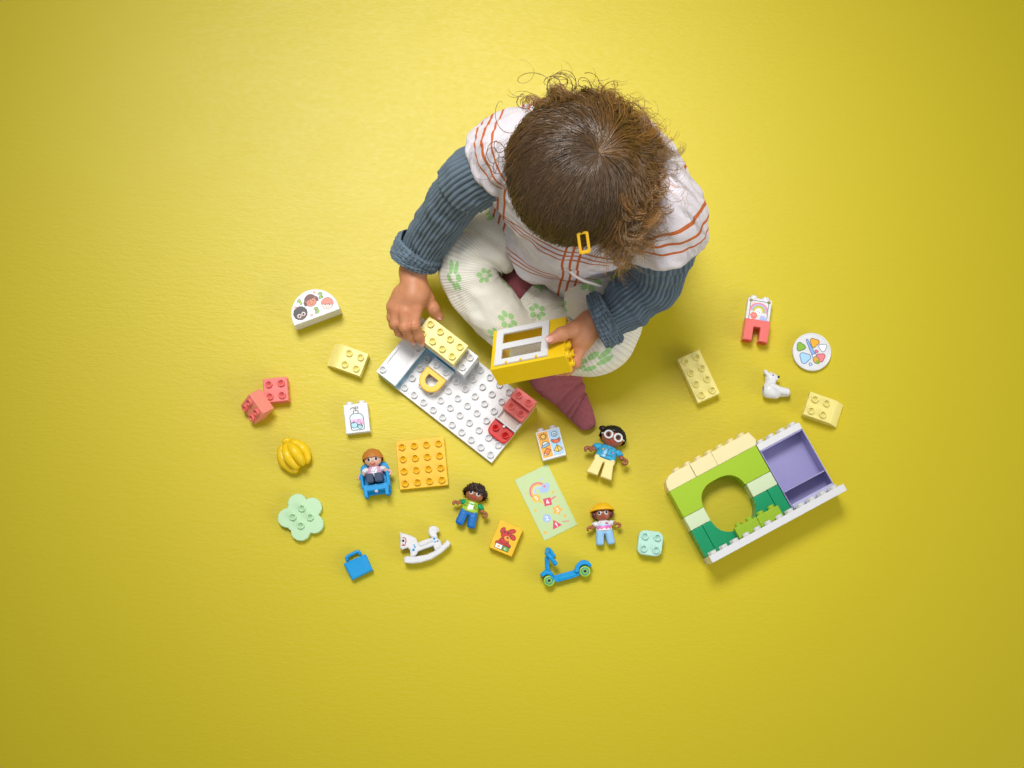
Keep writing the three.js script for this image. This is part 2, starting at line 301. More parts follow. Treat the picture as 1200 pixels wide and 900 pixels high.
lyingBrick('printed_brick', 'white brick on its back printed with sun, hat and umbrella beach pictures', C.white, .0317, .0382, .016, 2, [[628.7, 507.2], [655, 500.6], [662.8, 532.2], [635.6, 539.4]], (g) => {
  g.fillStyle = '#f0a820'; g.fillRect(8, 10, 150, 420); g.fillStyle = '#a8d0ec'; g.fillRect(176, 10, 154, 420);
  g.lineWidth = 10; g.strokeStyle = '#4a3414'; g.fillStyle = '#f8c838'; g.beginPath(); g.arc(84, 84, 36, 0, 7); g.fill(); g.stroke();
  for (let i = 0; i < 10; i++) { const a = i * .628; g.beginPath(); g.moveTo(84 + 44 * Math.cos(a), 84 + 44 * Math.sin(a)); g.lineTo(84 + 60 * Math.cos(a), 84 + 60 * Math.sin(a)); g.stroke(); }
  g.fillStyle = '#dceef6'; g.beginPath(); g.ellipse(88, 216, 48, 44, -.3, Math.PI, 0); g.fill(); g.stroke(); g.fillStyle = '#88bce0'; g.beginPath(); g.ellipse(88, 236, 68, 22, -.3, 0, 7); g.fill(); g.stroke();
  g.save(); g.translate(84, 345); g.rotate(.7); g.fillStyle = '#e87818'; g.fillRect(-34, -58, 68, 92); g.strokeRect(-34, -58, 68, 92); g.fillStyle = '#f4f0e8'; g.fillRect(-20, 34, 40, 28); g.strokeRect(-20, 34, 40, 28); g.restore();
  g.strokeStyle = '#40586c'; g.fillStyle = '#c8e0f0'; g.beginPath(); g.arc(254, 84, 42, 0, 7); g.fill(); g.stroke(); g.beginPath(); g.arc(254, 92, 18, 0, 7); g.stroke();
  g.strokeStyle = '#6c2c14'; g.fillStyle = '#e86828'; g.beginPath(); g.ellipse(254, 205, 56, 28, .1, 0, 7); g.fill(); g.stroke(); for (const s of [-1, 1]) { g.beginPath(); g.arc(254 + s * 52, 180, 18, 0, 7); g.fill(); g.stroke(); }
  g.strokeStyle = '#5a4a10'; g.fillStyle = '#f0c830'; g.beginPath(); g.moveTo(254, 268); g.lineTo(190, 350); g.lineTo(254, 386); g.lineTo(320, 346); g.closePath(); g.fill(); g.stroke(); g.beginPath(); g.moveTo(254, 250); g.lineTo(254, 386); g.stroke();
}, 340, 450);
lyingBrick('printed_brick', 'orange yellow brick printed with a red floppy eared dog above blocks', C.orange, .0317, .0382, .016, 0, [[585.9, 609.8], [612.2, 622.1], [598.8, 650.3], [574.8, 641.4]], (g) => {
  g.lineWidth = 8; g.strokeStyle = '#5a0c0a'; g.fillStyle = '#c8201a';
  g.beginPath(); g.ellipse(160, 290, 72, 70, 0, 0, 7); g.fill(); g.stroke(); g.beginPath(); g.ellipse(90, 330, 46, 26, -.4, 0, 7); g.ellipse(240, 320, 44, 26, .3, 0, 7); g.fill(); g.stroke();
  g.beginPath(); g.ellipse(160, 175, 82, 70, 0, 0, 7); g.fill(); g.stroke();
  g.beginPath(); g.ellipse(80, 120, 28, 52, .3, 0, 7); g.fill(); g.stroke(); g.beginPath(); g.ellipse(215, 85, 58, 34, -.6, 0, 7); g.fill(); g.stroke(); g.beginPath(); g.ellipse(262, 170, 46, 36, .8, 0, 7); g.fill(); g.stroke();
  g.fillStyle = '#f0a030'; g.beginPath(); g.ellipse(190, 220, 50, 38, .1, 0, 7); g.fill(); g.fillStyle = '#7c1010'; g.beginPath(); g.arc(190, 208, 16, 0, 7); g.fill();
  g.fillStyle = '#1c0808'; for (const x of [120, 170]) { g.beginPath(); g.arc(x, 140, 12, 0, 7); g.fill(); }
  g.strokeStyle = '#404028'; g.fillStyle = '#f2eee4'; g.fillRect(60, 348, 110, 76); g.strokeRect(60, 348, 110, 76); g.fillStyle = '#58a030'; g.fillRect(174, 352, 100, 72); g.strokeRect(174, 352, 100, 72);
  g.fillStyle = '#f0b060'; g.beginPath(); g.arc(115, 386, 20, 0, 7); g.fill(); g.strokeStyle = '#f0f0d8'; g.beginPath(); g.arc(224, 388, 18, .6, 5); g.stroke();
}, 340, 450);
// rainbow picture brick on a coral stand
{
  const o = lyingBrick('picture_brick', 'white brick printed with a framed rainbow picture, standing on coral legs', C.white, .0317, .0382, .016, 2, [[877.9, 349.8], [904.4, 353.7], [900.2, 383.5], [872.8, 379]], (g) => {
    g.lineWidth = 9; g.strokeStyle = '#58606c'; g.strokeRect(34, 30, 272, 400);
    g.fillStyle = '#8a7838'; for (const x of [34, 306]) { g.beginPath(); g.arc(x, 32, 26, 0, 7); g.fill(); }
    g.fillStyle = '#f8c8b8'; for (const [x, y] of [[80, 80], [70, 140], [100, 110]]) { g.beginPath(); g.arc(x, y, 26, 0, 7); g.fill(); }
    [['#e8788c', 128], ['#b8b4e4', 106], ['#a8bc38', 80], ['#d8c848', 62]].forEach(([c, r]) => { g.strokeStyle = c; g.lineWidth = 24; g.beginPath(); g.arc(170, 200, r, Math.PI, .15); g.stroke(); });
    g.fillStyle = '#f8f4ee'; g.beginPath(); g.arc(165, 220, 50, 0, 7); g.fill(); g.fillStyle = '#585830'; for (const [x, y] of [[150, 205], [185, 225]]) { g.beginPath(); g.arc(x, y, 8, 0, 7); g.fill(); }
    g.fillStyle = '#ee7868'; for (let i = 0; i < 6; i++) { g.beginPath(); g.arc(105 + 36 * Math.cos(i * 1.05), 285 + 36 * Math.sin(i * 1.05), 22, 0, 7); g.fill(); } g.fillRect(92, 285, 26, 90);
    g.fillStyle = '#a8bcec'; g.beginPath(); g.arc(240, 320, 44, 0, 7); g.arc(280, 340, 34, 0, 7); g.fill(); g.fillStyle = '#f4a878'; g.beginPath(); g.arc(150, 380, 26, 0, 7); g.fill();
  }, 340, 460);
  const leg = [[-.0165, 0], [.0165, 0], [.0165, .0285], [.0045, .0285], [.0045, .010], [-.0045, .010], [-.0045, .0285], [-.0165, .0285]].map(([x, y]) => [x, -y]);
  part('stand', extrude(shapeOf(leg), .021, .0010).rotateX(-Math.PI / 2).translate(0, .0003, .0105), C.coral, o);
  for (const s of [-1, 1]) part('foot', new THREE.CylinderGeometry(.0052, .0052, .0012, 20).rotateX(Math.PI / 2), C.red, o, [s * .0105, .0108, .0392]);
}
// banana bunch
{
  const o = thing('toy_bananas', 'bunch of yellow toy bananas joined at a stem', 'toy fruit');
  const c = P(344, 535, .012); o.position.set(c.x, 0, c.z); o.scale.setScalar(.92);
  const Z = zoomed(310, 500, 6.43), L = (x, y, h) => { const p = P(310 + x / 6.43, 500 + y / 6.43, h); return V(p.x - c.x, h, p.z - c.z); };
  const f = [[[150, 112, .016], [118, 190, .014], [150, 280, .012], [225, 338, .012], [258, 342, .010]], [[160, 108, .022], [160, 190, .030], [200, 265, .028], [250, 318, .018], [262, 326, .016]], [[165, 104, .022], [215, 165, .033], [265, 235, .031], [290, 290, .021], [290, 305, .019]], [[175, 104, .014], [255, 125, .014], [320, 195, .014], [328, 265, .012], [318, 285, .010]], [[160, 112, .010], [170, 200, .008], [220, 280, .0085], [275, 310, .0085]]];
  for (const b of f) part('banana', tube(b.map((q) => L(...q)), table([[0, .0030], [.18, .0062], [.5, .0084], [.8, .0068], [1, .0030]]), 26, 6, .06), C.yellow, o);
  part('stem', tube([L(128, 112, .016), L(165, 92, .018), L(192, 102, .016)], .0042, 10, 10, .2), C.yellow, o);
}
// flower plate
{
  const o = thing('flower_plate', 'pale mint flower shaped plate with four studs', 'toy plate');
  const c = P(353.2, 605.6, .012), pts = [], lobe = [[235, 545], [395, 570], [405, 750], [272, 812], [145, 690]].map(([x, y]) => Math.atan2(-(y - 680), x - 278));
  for (let i = 0; i < 120; i++) { const a = i / 120 * 2 * Math.PI; let r = 0; for (const b of lobe) { const d = a - b, q = .0125 ** 2 - (.0185 * Math.sin(d)) ** 2; if (Math.cos(d) > 0 && q > 0) r = Math.max(r, .0185 * Math.cos(d) + Math.sqrt(q)); } pts.push([Math.cos(a) * Math.max(r, .0225), Math.sin(a) * Math.max(r, .0225)]); }
  part('body', extrude(shapeOf(pts), .011, .0009).rotateX(-Math.PI / 2), C.mint, o);
  const s = new THREE.Group(); for (const [x, z] of [[-.0113, 0], [.0113, .0004], [.0004, -.0113], [-.0006, .0113]]) part('stud', studGeo, C.mint, o, [x, .0109, z]);
  o.position.set(c.x, 0, c.z);
}
{
  const o = thing('square_plate', 'golden yellow square plate with sixteen studs', 'toy plate');
  brick(o, 4, 4, .0096, C.orange); along(o, [466, 545.5], [522.5, 540], .011);
}
{
  const o = thing('rounded_brick', 'pale aqua brick with rounded corners and four studs', 'toy brick');
  const s = new THREE.Shape(), r = .0082, a = .0158; s.moveTo(-a + r, -a); s.lineTo(a - r, -a); s.absarc(a - r, -a + r, r, -Math.PI / 2, 0); s.lineTo(a, a - r); s.absarc(a - r, a - r, r, 0, Math.PI / 2); s.lineTo(-a + r, a); s.absarc(-a + r, a - r, r, Math.PI / 2, Math.PI); s.lineTo(-a, -a + r); s.absarc(-a + r, -a + r, r, Math.PI, 1.5 * Math.PI);
  part('body', extrude(s, BH, .0012, 12).rotateX(-Math.PI / 2), C.aqua, o); studs(o, 2, 2, BH - .0001, C.aqua);
  along(o, [748.5, 634.5], [776, 638], .021);
}
// paper card
{
  const o = thing('paper_card', 'pale green paper card printed with a rainbow and hopscotch numbers', 'card');
  const w = .0478, h = .0885;
  const m = printMat(512, 948, (g) => {
    g.lineWidth = 22; [['#e0707c', 118], ['#f2b45c', 94], ['#c8d8b8', 72], ['#b0c8e8', 50]].forEach(([c, r]) => { g.strokeStyle = c; g.beginPath(); g.arc(230, 290, r, Math.PI * .92, Math.PI * 1.95); g.stroke(); });
    const bub = (c, pts) => { g.fillStyle = c; for (const [x, y, r] of pts) { g.beginPath(); g.arc(x, y, r, 0, 7); g.fill(); } };
    bub('#a8c0e4', [[330, 290, 62], [290, 300, 44], [370, 270, 44]]); bub('#f0b848', [[160, 365, 58], [190, 430, 16], [205, 455, 12]]); bub('#e8647c', [[335, 265, 16]]);
    g.fillStyle = '#d84c68'; g.save(); g.translate(280, 478); g.rotate(.22); g.fillRect(-54, -54, 108, 108); g.restore(); g.strokeStyle = '#d85a74'; g.lineWidth = 16; g.beginPath(); g.moveTo(340, 470); g.lineTo(410, 460); g.stroke();
    g.fillStyle = '#f0b040'; g.beginPath(); for (let i = 0; i < 10; i++) { const r = i % 2 ? 46 : 78, a = i * .628 + .3; g.lineTo(352 + r * Math.cos(a), 640 + r * Math.sin(a)); } g.fill();
    bub('#a0bce8', [[170, 680, 58]]); g.fillStyle = '#d84c68'; g.beginPath(); g.moveTo(240, 738); g.lineTo(176, 860); g.lineTo(318, 858); g.fill();
    bub('#f0b848', [[60, 240, 12], [410, 390, 18], [75, 512, 18], [410, 760, 20], [60, 850, 22]]); bub('#b4c4e8', [[330, 140, 12], [350, 160, 12], [110, 580, 10], [140, 572, 10], [165, 566, 9]]);
    g.strokeStyle = '#e07078'; g.lineWidth = 12; g.beginPath(); g.moveTo(350, 820); g.lineTo(430, 850); g.stroke(); g.strokeStyle = '#f0c060'; g.beginPath(); g.moveTo(420, 480); g.lineTo(412, 540); g.stroke();
    g.fillStyle = '#f6f2ea'; g.font = 'bold 84px sans-serif'; for (const [t, x, y] of [['5', 138, 394], ['4', 256, 508], ['3', 330, 670], ['2', 146, 712], ['1', 226, 850]]) g.fillText(t, x, y);
  }, .6, '#bfd49c');
  part('sheet', new THREE.PlaneGeometry(w, h, 8, 14).rotateX(-Math.PI / 2).translate(0, .0007, 0), m, o);
  part('sheet_edge', new THREE.BoxGeometry(w, .0004, h).translate(0, .00035, 0), plastic(.56, .66, .44, .6), o);
  along(o, [602.8 + 17.7, 562.8 + 35.2], [641.1 + 17.8, 544.4 + 34.8], .001);
}
// round tile with painted palette
{
  const o = thing('round_tile', 'white round tile printed with a paintbrush and paint blobs', 'toy plate');
  part('disc', new THREE.LatheGeometry([[0, 0], [.0240, 0], [.0254, .0012], [.0256, .0066], [.0250, .0076], [.0234, .0077], [.0224, .0066], [0, .0064]].map(([x, y]) => new THREE.Vector2(x, y)), 64), C.white, o);
  const m = printMat(512, 512, (g) => {
    g.translate(256, 256); g.scale(1.2, 1.2); g.translate(-240, -262);
    const blob = (x, y, r, c, e, rot = 0) => { g.fillStyle = c; g.strokeStyle = e; g.lineWidth = 9; g.beginPath(); for (let i = 0; i <= 40; i++) { const a = i / 40 * 6.283, q = r * (1 + .16 * Math.cos(3 * a + rot)); g.lineTo(x + q * Math.cos(a), y + q * Math.sin(a)); } g.closePath(); g.fill(); g.stroke(); };
    blob(95, 215, 52, '#88b828', '#48681c'); blob(262, 140, 54, '#f4b020', '#8a6418', 1); blob(375, 190, 48, '#f4f4f6', '#8490a8', 2); blob(160, 350, 66, '#a8d4f0', '#5878a8', 1); blob(360, 320, 52, '#f08088', '#a04858', 2); blob(300, 250, 18, '#f0709c', '#b05878'); blob(238, 425, 18, '#c8d8f4', '#5878a8');
    g.save(); g.translate(230, 230); g.rotate(-.52); g.fillStyle = '#88b4e8'; g.strokeStyle = '#4a6498'; g.lineWidth = 8; g.beginPath(); g.moveTo(-22, 70); g.lineTo(-12, -130); g.quadraticCurveTo(0, -150, 12, -130); g.lineTo(22, 70); g.closePath(); g.fill(); g.stroke(); g.fillStyle = '#f4f2ee'; g.fillRect(-24, 70, 48, 40); g.strokeRect(-24, 70, 48, 40); g.fillStyle = '#e0a820'; g.beginPath(); g.ellipse(0, 150, 38, 48, 0, 0, 7); g.fill(); g.stroke(); g.fillStyle = '#8ca820'; g.beginPath(); g.ellipse(10, 185, 26, 26, 0, 0, 7); g.fill(); g.restore();
  });
  part('print', new THREE.CircleGeometry(.0222, 48).rotateX(-Math.PI / 2).translate(0, .0068, 0), m, o);
  const c = P(951.4, 412.2, .007); o.position.set(c.x, 0, c.z); o.rotation.y = -.12;
}
// polar bear, lying on its side
{
  const o = thing('toy_bear', 'small white toy polar bear with black nose', 'toy animal');
  const Q = (x, y, h) => P(860 + x / 6.425, 335 + y / 6.425, h), c = Q(310, 770, .01); c.y = 0;
  const q = (x, y, h) => Q(x, y, h).sub(c);
  const f = union([cone(q(276, 690, .0135), q(282, 692, .0135), .0072, .0070), cone(q(296, 698, .0135), q(318, 692, .0135), .0046, .0034), cone(q(238, 644, .0195), q(242, 654, .018), .0024, .0030), cone(q(232, 650, .006), q(242, 658, .009), .0022, .0028), cone(q(276, 712, .0135), q(270, 770, .0125), .0066, .0086), cone(q(262, 790, .012), q(310, 804, .0115), .0100, .0082), cone(q(330, 786, .0165), q(396, 796, .0165), .0052, .0048), cone(q(335, 806, .0065), q(398, 808, .0065), .0054, .0048), cone(q(290, 752, .019), q(330, 770, .0195), .0040, .0034)], .0026);
  part('body', surface(f, q(200, 600, -.002).setY(-.001), q(440, 880, .0).setY(.03), .0007), C.white, o);
  part('nose', new THREE.SphereGeometry(.0017, 14, 10), C.black, o, q(337, 686, .0160).toArray());
  part('eye', new THREE.SphereGeometry(.0010, 12, 8), C.black, o, q(296, 672, .0198).toArray());
  part('eye', new THREE.SphereGeometry(.0010, 12, 8), C.black, o, q(296, 672, .0072).toArray());
  o.position.copy(c);
}
// suitcase
{
  const o = thing('toy_suitcase', 'small bright blue toy suitcase with a handle', 'toy suitcase');
  const Z = zoomed(390, 560, 5.4545), c = P(420, 664, .012); c.y = 0;
  part('body', flat(Z([[70, 548], [210, 488], [254, 588], [124, 652]]), c, 0, .0135, .0016), C.blue, o);
  part('seam', flat(Z([[68, 548], [210, 486], [256, 589], [123, 655]]), c, .0058, .0072, .0003), C.teal, o);
  const q = (x, y) => { const p = P(390 + x / 5.4545, 560 + y / 5.4545, .007); return V(p.x - c.x, .007, p.z - c.z); };
  part('handle', tube([q(98, 535), q(88, 508), q(100, 500), q(150, 474), q(166, 472), q(178, 498)], .0022, 30, 10, .02), C.blue, o);
  o.position.copy(c);
}
// rocking horse
{
  const o = thing('rocking_horse', 'white toy rocking horse with blue spots and a red bridle', 'toy animal');
  const Z = zoomed(390, 560, 5.4545), c = P(496, 640, .015); c.y = 0;
  part('body', flat(Z([[426, 343], [442, 352], [470, 358], [500, 368], [532, 386], [545, 412], [590, 402], [628, 382], [660, 378], [690, 402], [704, 440], [655, 470], [640, 436], [590, 452], [545, 470], [528, 500], [496, 505], [492, 462], [478, 446], [440, 460], [428, 446], [430, 412], [430, 380]]), c, .002, .0165, .0022), C.white, o);
  part('saddle', flat(Z([[548, 418], [575, 400], [625, 388], [640, 402], [600, 424], [556, 436]]), c, .0015, .0185, .0015, true), C.white, o);
  part('tail', flat(Z([[632, 382], [612, 352], [616, 318], [640, 305], [664, 312], [680, 336], [662, 352], [668, 380]]), c, .004, .0155, .0022, true), C.white, o);
  part('rocker', flat(Z([[452, 512], [466, 500], [530, 502], [600, 490], [660, 462], [706, 424], [730, 394], [752, 414], [742, 434], [690, 480], [630, 518], [560, 540], [500, 547], [458, 542]]), c, .0, .0195, .0018), C.white, o);
  const dot = (x, y, r, m, h = .0168) => { const p = P(390 + x / 5.4545, 560 + y / 5.4545, h); part('spot', new THREE.CylinderGeometry(r, r, .0003, 18), m, o, [p.x - c.x, h, p.z - c.z]); };
  for (const [x, y, r] of [[516, 460, .0017], [526, 442, .0011], [520, 430, .0010], [648, 388, .0016], [654, 408, .0011], [670, 404, .0012]]) dot(x, y, r, C.blue);
  dot(450, 402, .0016, C.black);
  const q = (x, y) => { const p = P(390 + x / 5.4545, 560 + y / 5.4545, .0168); return V(p.x - c.x, .0166, p.z - c.z); };
  part('bridle', tube([q(442, 382), q(464, 386), q(468, 404), q(458, 432), q(440, 430)], .0006, 20, 6, .02), C.red, o);
  part('bridle', tube([q(458, 432), q(444, 420)], .0005, 4, 6, .02), C.red, o);
  o.position.copy(c);
}
// scooter, lying on its side
{
  const o = thing('toy_scooter', 'blue toy scooter with green wheels lying on its side', 'toy vehicle');
  const Z = zoomed(620, 630, 13.85), c = P(662, 667, .01); c.y = 0;
  const q = (x, y, h) => { const p = P(620 + x / 13.85, 630 + y / 13.85, h); return V(p.x - c.x, h, p.z - c.z); };
  part('deck', flat(Z([[330, 600], [420, 610], [740, 520], [850, 470], [860, 590], [760, 640], [470, 720], [380, 720]]), c, .003, .0145, .0015), C.blue, o);
  part('tread', flat(Z([[470, 640], [740, 560], [790, 600], [480, 690]]), c, .004, .0155, .0006), plastic(.0, .33, .66), o);
  for (const [pts, a] of [[[[185, 600], [200, 565], [260, 530], [330, 535], [395, 585], [400, 690], [370, 640], [325, 605], [270, 605], [225, 635], [205, 625]], 0], [[[740, 560], [750, 480], [800, 400], [880, 362], [950, 375], [1010, 430], [1020, 455], [980, 475], [940, 445], [880, 440], [820, 480], [800, 560]], 1]]) part('mudguard', flat(Z(pts), c, .001, .0195, .0014, true), C.blue, o);
  for (const [x, y] of [[323, 703], [903, 550]]) {
    const p = q(x, y, .010), w = part('wheel', new THREE.LatheGeometry([[0, -.0075], [.0058, -.0075], [.0072, -.0060], [.0072, .0060], [.0058, .0075], [0, .0075]].map(([a, b]) => new THREE.Vector2(a, b)), 32), C.bulb, o, p.toArray());
    part('hub', new THREE.CylinderGeometry(.0052, .0052, .0010, 28), C.rim, w, [0, .0079, 0]);
    part('hub_ring', new THREE.TorusGeometry(.0028, .0006, 8, 24).rotateX(Math.PI / 2), C.bulb, w, [0, .0085, 0]);
    part('axle', new THREE.CylinderGeometry(.0018, .0018, .0006, 6), C.black, w, [0, .0088, 0]);
  }
  part('stem', tube([q(300, 575, .011), q(285, 300, .015)], .0028, 10, 14, .04), C.blue, o);
  part('collar', tube([q(305, 590, .011), q(292, 505, .0115)], .0040, 8, 14, .1), C.blue, o);
  part('handlebar', tube([q(452, 448, .0215), q(330, 300, .0215), q(298, 272, .020), q(290, 235, .014), q(308, 190, .0065), q(335, 210, .0055), q(412, 322, .0055)], .0029, 48, 12, .03), C.blue, o);
  o.position.copy(c);
}
// ---- toy figures: built upright (y up, front z), then laid on their backs
const torsoPts = [[0, .0205], [.0108, .0206], [.0112, .0225], [.0098, .030], [.0082, .0352], [.0050, .0370], [0, .0372]].map(([x, y]) => new THREE.Vector2(x, y));
function figure(o, k) {
  const S = k.wide ?? 1;
  for (const s of [-1, 1]) {
    const leg = k.sit ? part('leg', box(.0102, .0125, .024, .0028), k.legs, o, [s * .0057, .0195, .010]) : part('leg', k.flare ? extrude(shapeOf([[s * .0008, .0185], [s * .0098, .0185], [s * .0135, 0], [s * .0016, 0]].sort(() => 0)), .0125, .0012).translate(0, 0, -.00625) : box(.0108, .0205, .0135, .0036), k.legs, o, k.flare ? [0, 0, 0] : [s * .0068, .0102, 0], k.flare ? undefined : [0, 0, s * .11]);
    if (k.sit) { part('shoe', box(.0098, .0112, .0016, .0006), C.navy, leg, [0, 0, .0122]); }
  }
  part('hips', box(.0222, .0075, .0122, .0028), k.legs, o, [0, .0195, 0]);
  part('torso', new THREE.LatheGeometry(torsoPts, 32).scale(1, 1, .66), k.shirt, o);
  if (k.print) part('print', new THREE.LatheGeometry(torsoPts.slice(2, 5).map((p) => new THREE.Vector2(p.x + .00015, p.y)), 20, -1.15, 2.3).scale(1, 1, .665), k.print, o);
  for (const s of [-1, 1]) {
    const a = V(s * .0078, .0335, 0), b = V(s * .0122, .0318, .0010), e = V(s * .0152, k.arm?.[s < 0 ? 0 : 1] ?? .0280, .003), h = V(s * .0196, e.y - .0035, .0045);
    const m = e.clone().lerp(b, .3);
    part('arm', tube([a, b, m], table([[0, .0034], [1, .0036]]), 12, 14, .14), k.sleeve, o);
    part('forearm', tube([m, e, h.clone().lerp(e, .4)], .0026, 10, 12, .1), k.skin, o);
    const g = new THREE.TorusGeometry(.0024, .0020, 10, 20, Math.PI * 1.45); g.scale(1, 1, 1.7);
    const t = part('hand', g, k.skin, o, h.toArray()); t.rotation.set(0, 0, s > 0 ? -2.2 : -2.2 + Math.PI * .6);
  }
  const head = part('head', new THREE.SphereGeometry(.0096, 28, 20).scale(1, .94, .95), k.skin, o, [0, .0465, .0006]); head.scale.setScalar(1.2);
  part('neck', new THREE.CylinderGeometry(.0042, .0046, .004, 16), k.skin, o, [0, .0370, 0]);
  for (const s of [-1, 1]) {
    const d = V(s * .0040, .0008, .0086).normalize(), e = part('eye', new THREE.SphereGeometry(.0024, 14, 10).scale(1, 1.1, .28), k.eye ?? C.white, head, d.clone().multiplyScalar(.00905).toArray()); e.rotation.y = Math.atan2(d.x, d.z);
    const u = part('pupil', new THREE.SphereGeometry(.0015, 12, 8).scale(1, 1.15, .35), C.black, head, d.clone().multiplyScalar(.0097).toArray()); u.rotation.y = Math.atan2(d.x, d.z);
    if (k.glasses) { const r = part('glasses_rim', new THREE.TorusGeometry(.0034, .0009, 10, 28), C.white, head, d.clone().multiplyScalar(.0102).toArray()); r.rotation.y = Math.atan2(d.x, d.z) * .8; part('glasses_arm', tube([V(s * .0072, .001, .0070), V(s * .0100, .001, .001), V(s * .0098, .001, -.003)], .0008, 8, 8), C.white, head); }
  }
  part('mouth', new THREE.TorusGeometry(.0022, .00045, 6, 14, Math.PI).rotateZ(Math.PI), C.red, head, [0, -.0030, .0084]);
  part('nose', new THREE.SphereGeometry(.0010, 10, 8), k.skin, head, [0, -.0008, .0092]);
  return head;
}
function hairCap(r, cut, tilt, bump, freq, wide = 1) {
  const g = new THREE.SphereGeometry(r, 56, 40, 0, Math.PI * 2, 0, cut), p = g.attributes.position, v = V(0, 0, 0);
  for (let i = 0; i < p.count; i++) { v.fromBufferAttribute(p, i); const d = v.clone().normalize(), n = 1 + bump * (Math.abs(noise3(d.x * freq, d.y * freq, d.z * freq)) - .3); v.multiplyScalar(n); p.setXYZ(i, v.x * wide, v.y, v.z); }
  g.computeVertexNormals(); return g.rotateX(tilt);
}
function lay(o, feet, head, len, h) {                                   // lay a figure on its back, feet and crown at these photograph points
  const A = P(...feet, h), B = P(...head, h), y = B.clone().sub(A).setY(0), s = y.length() / len; y.normalize();
  basis(o, y.clone().cross(V(0, 1, 0)), y, V(0, 1, 0), A.setY(h * s)); o.scale.set(s * 1.1, s, s);
}
{
  const o = thing('toy_figure', 'toy figure in green shirt and blue trousers with curly dark hair', 'toy figure', 'toy figures on the floor');
  const head = figure(o, { legs: C.jeans, shirt: C.shirtGreen, sleeve: C.sleeveGreen, skin: C.skinMid, arm: [.0300, .0270], print: printMat(256, 256, (g) => { g.fillStyle = '#e8f0e0'; g.fillRect(95, 20, 70, 200); g.fillStyle = '#4c9c2c'; g.beginPath(); g.arc(130, 80, 34, 0, 7); g.fill(); g.strokeStyle = '#2c4a1c'; g.lineWidth = 10; for (const [x, y] of [[50, 150], [60, 70], [205, 160], [200, 80]]) { g.beginPath(); g.arc(x, y, 24, 0, 5); g.stroke(); } }) });
  part('hair', hairCap(.0116, 1.72, -.36, .42, 10), C.brownHair, head);
  lay(o, [544.5, 617], [560, 568], .0605, .0128);
}
{
  const o = thing('toy_figure', 'toy figure in blue shirt, pale yellow trousers and white round glasses', 'toy figure', 'toy figures on the floor');
  const head = figure(o, { legs: C.trunks, flare: true, shirt: C.shirtBlue, sleeve: C.shirtBlue, skin: C.skinDark, eye: C.skinMid, glasses: true, arm: [.0275, .0285], print: printMat(256, 256, (g) => { g.strokeStyle = '#1c4868'; g.lineWidth = 10; g.beginPath(); g.moveTo(90, 20); g.lineTo(128, 80); g.lineTo(170, 20); g.moveTo(128, 80); g.lineTo(128, 240); g.moveTo(60, 190); g.quadraticCurveTo(128, 230, 200, 190); g.stroke(); for (const [x, y, c] of [[66, 120, '#e8c850'], [196, 130, '#c8a8e0']]) { g.fillStyle = c; g.beginPath(); g.arc(x, y, 22, 0, 7); g.fill(); g.stroke(); } }) });
  part('hair', hairCap(.0116, 1.60, -.52, .10, 5), C.black, head);
  part('hair_tuft', new THREE.SphereGeometry(.0034, 16, 12).scale(1.2, .9, 1), C.black, head, [-.0098, .0050, .001]);
  lay(o, [701.5, 558.5], [722.5, 500], .0605, .0128);
}
{
  const o = thing('toy_figure', 'toy figure in yellow cap, white shirt and light blue trousers', 'toy figure', 'toy figures on the floor');
  const head = figure(o, { legs: C.jeansPale, shirt: C.white, sleeve: C.white, skin: C.skinMid, arm: [.0290, .0305], print: printMat(256, 256, (g) => { g.fillStyle = '#d878c0'; g.fillRect(0, 150, 256, 60); g.fillStyle = '#e8609c'; g.beginPath(); g.moveTo(0, 200); for (let i = 0; i <= 8; i++) g.lineTo(i * 32, i % 2 ? 250 : 205); g.lineTo(256, 200); g.fill(); g.fillStyle = '#a8d0e8'; g.fillRect(40, 90, 176, 60); g.fillStyle = '#c04880'; g.beginPath(); g.arc(185, 90, 30, 0, 7); g.fill(); g.strokeStyle = '#8a3868'; g.lineWidth = 8; g.beginPath(); g.arc(128, 10, 60, .2, 2.9); g.stroke(); }) });
  part('hair', hairCap(.0108, 1.75, -.75, .06, 6), plastic(.09, .018, .012), head);
  for (const s of [-1, 1]) part('hair_side', new THREE.SphereGeometry(.0036, 16, 12).scale(.9, 1.4, 1), plastic(.09, .018, .012), head, [s * .0094, -.0012, .0020]);
  const cap = part('cap', hairCap(.0128, 1.46, -.12, 0, 1), C.orange, head, [0, .0012, 0]);
  part('brim', new THREE.SphereGeometry(.0136, 28, 10, 0, Math.PI * 2, 1.26, .20).scale(1.05, 1, 1.12).rotateX(-.16), C.orange, cap);
  lay(o, [709.8, 638.5], [704.8, 589.5], .0625, .0130);
}
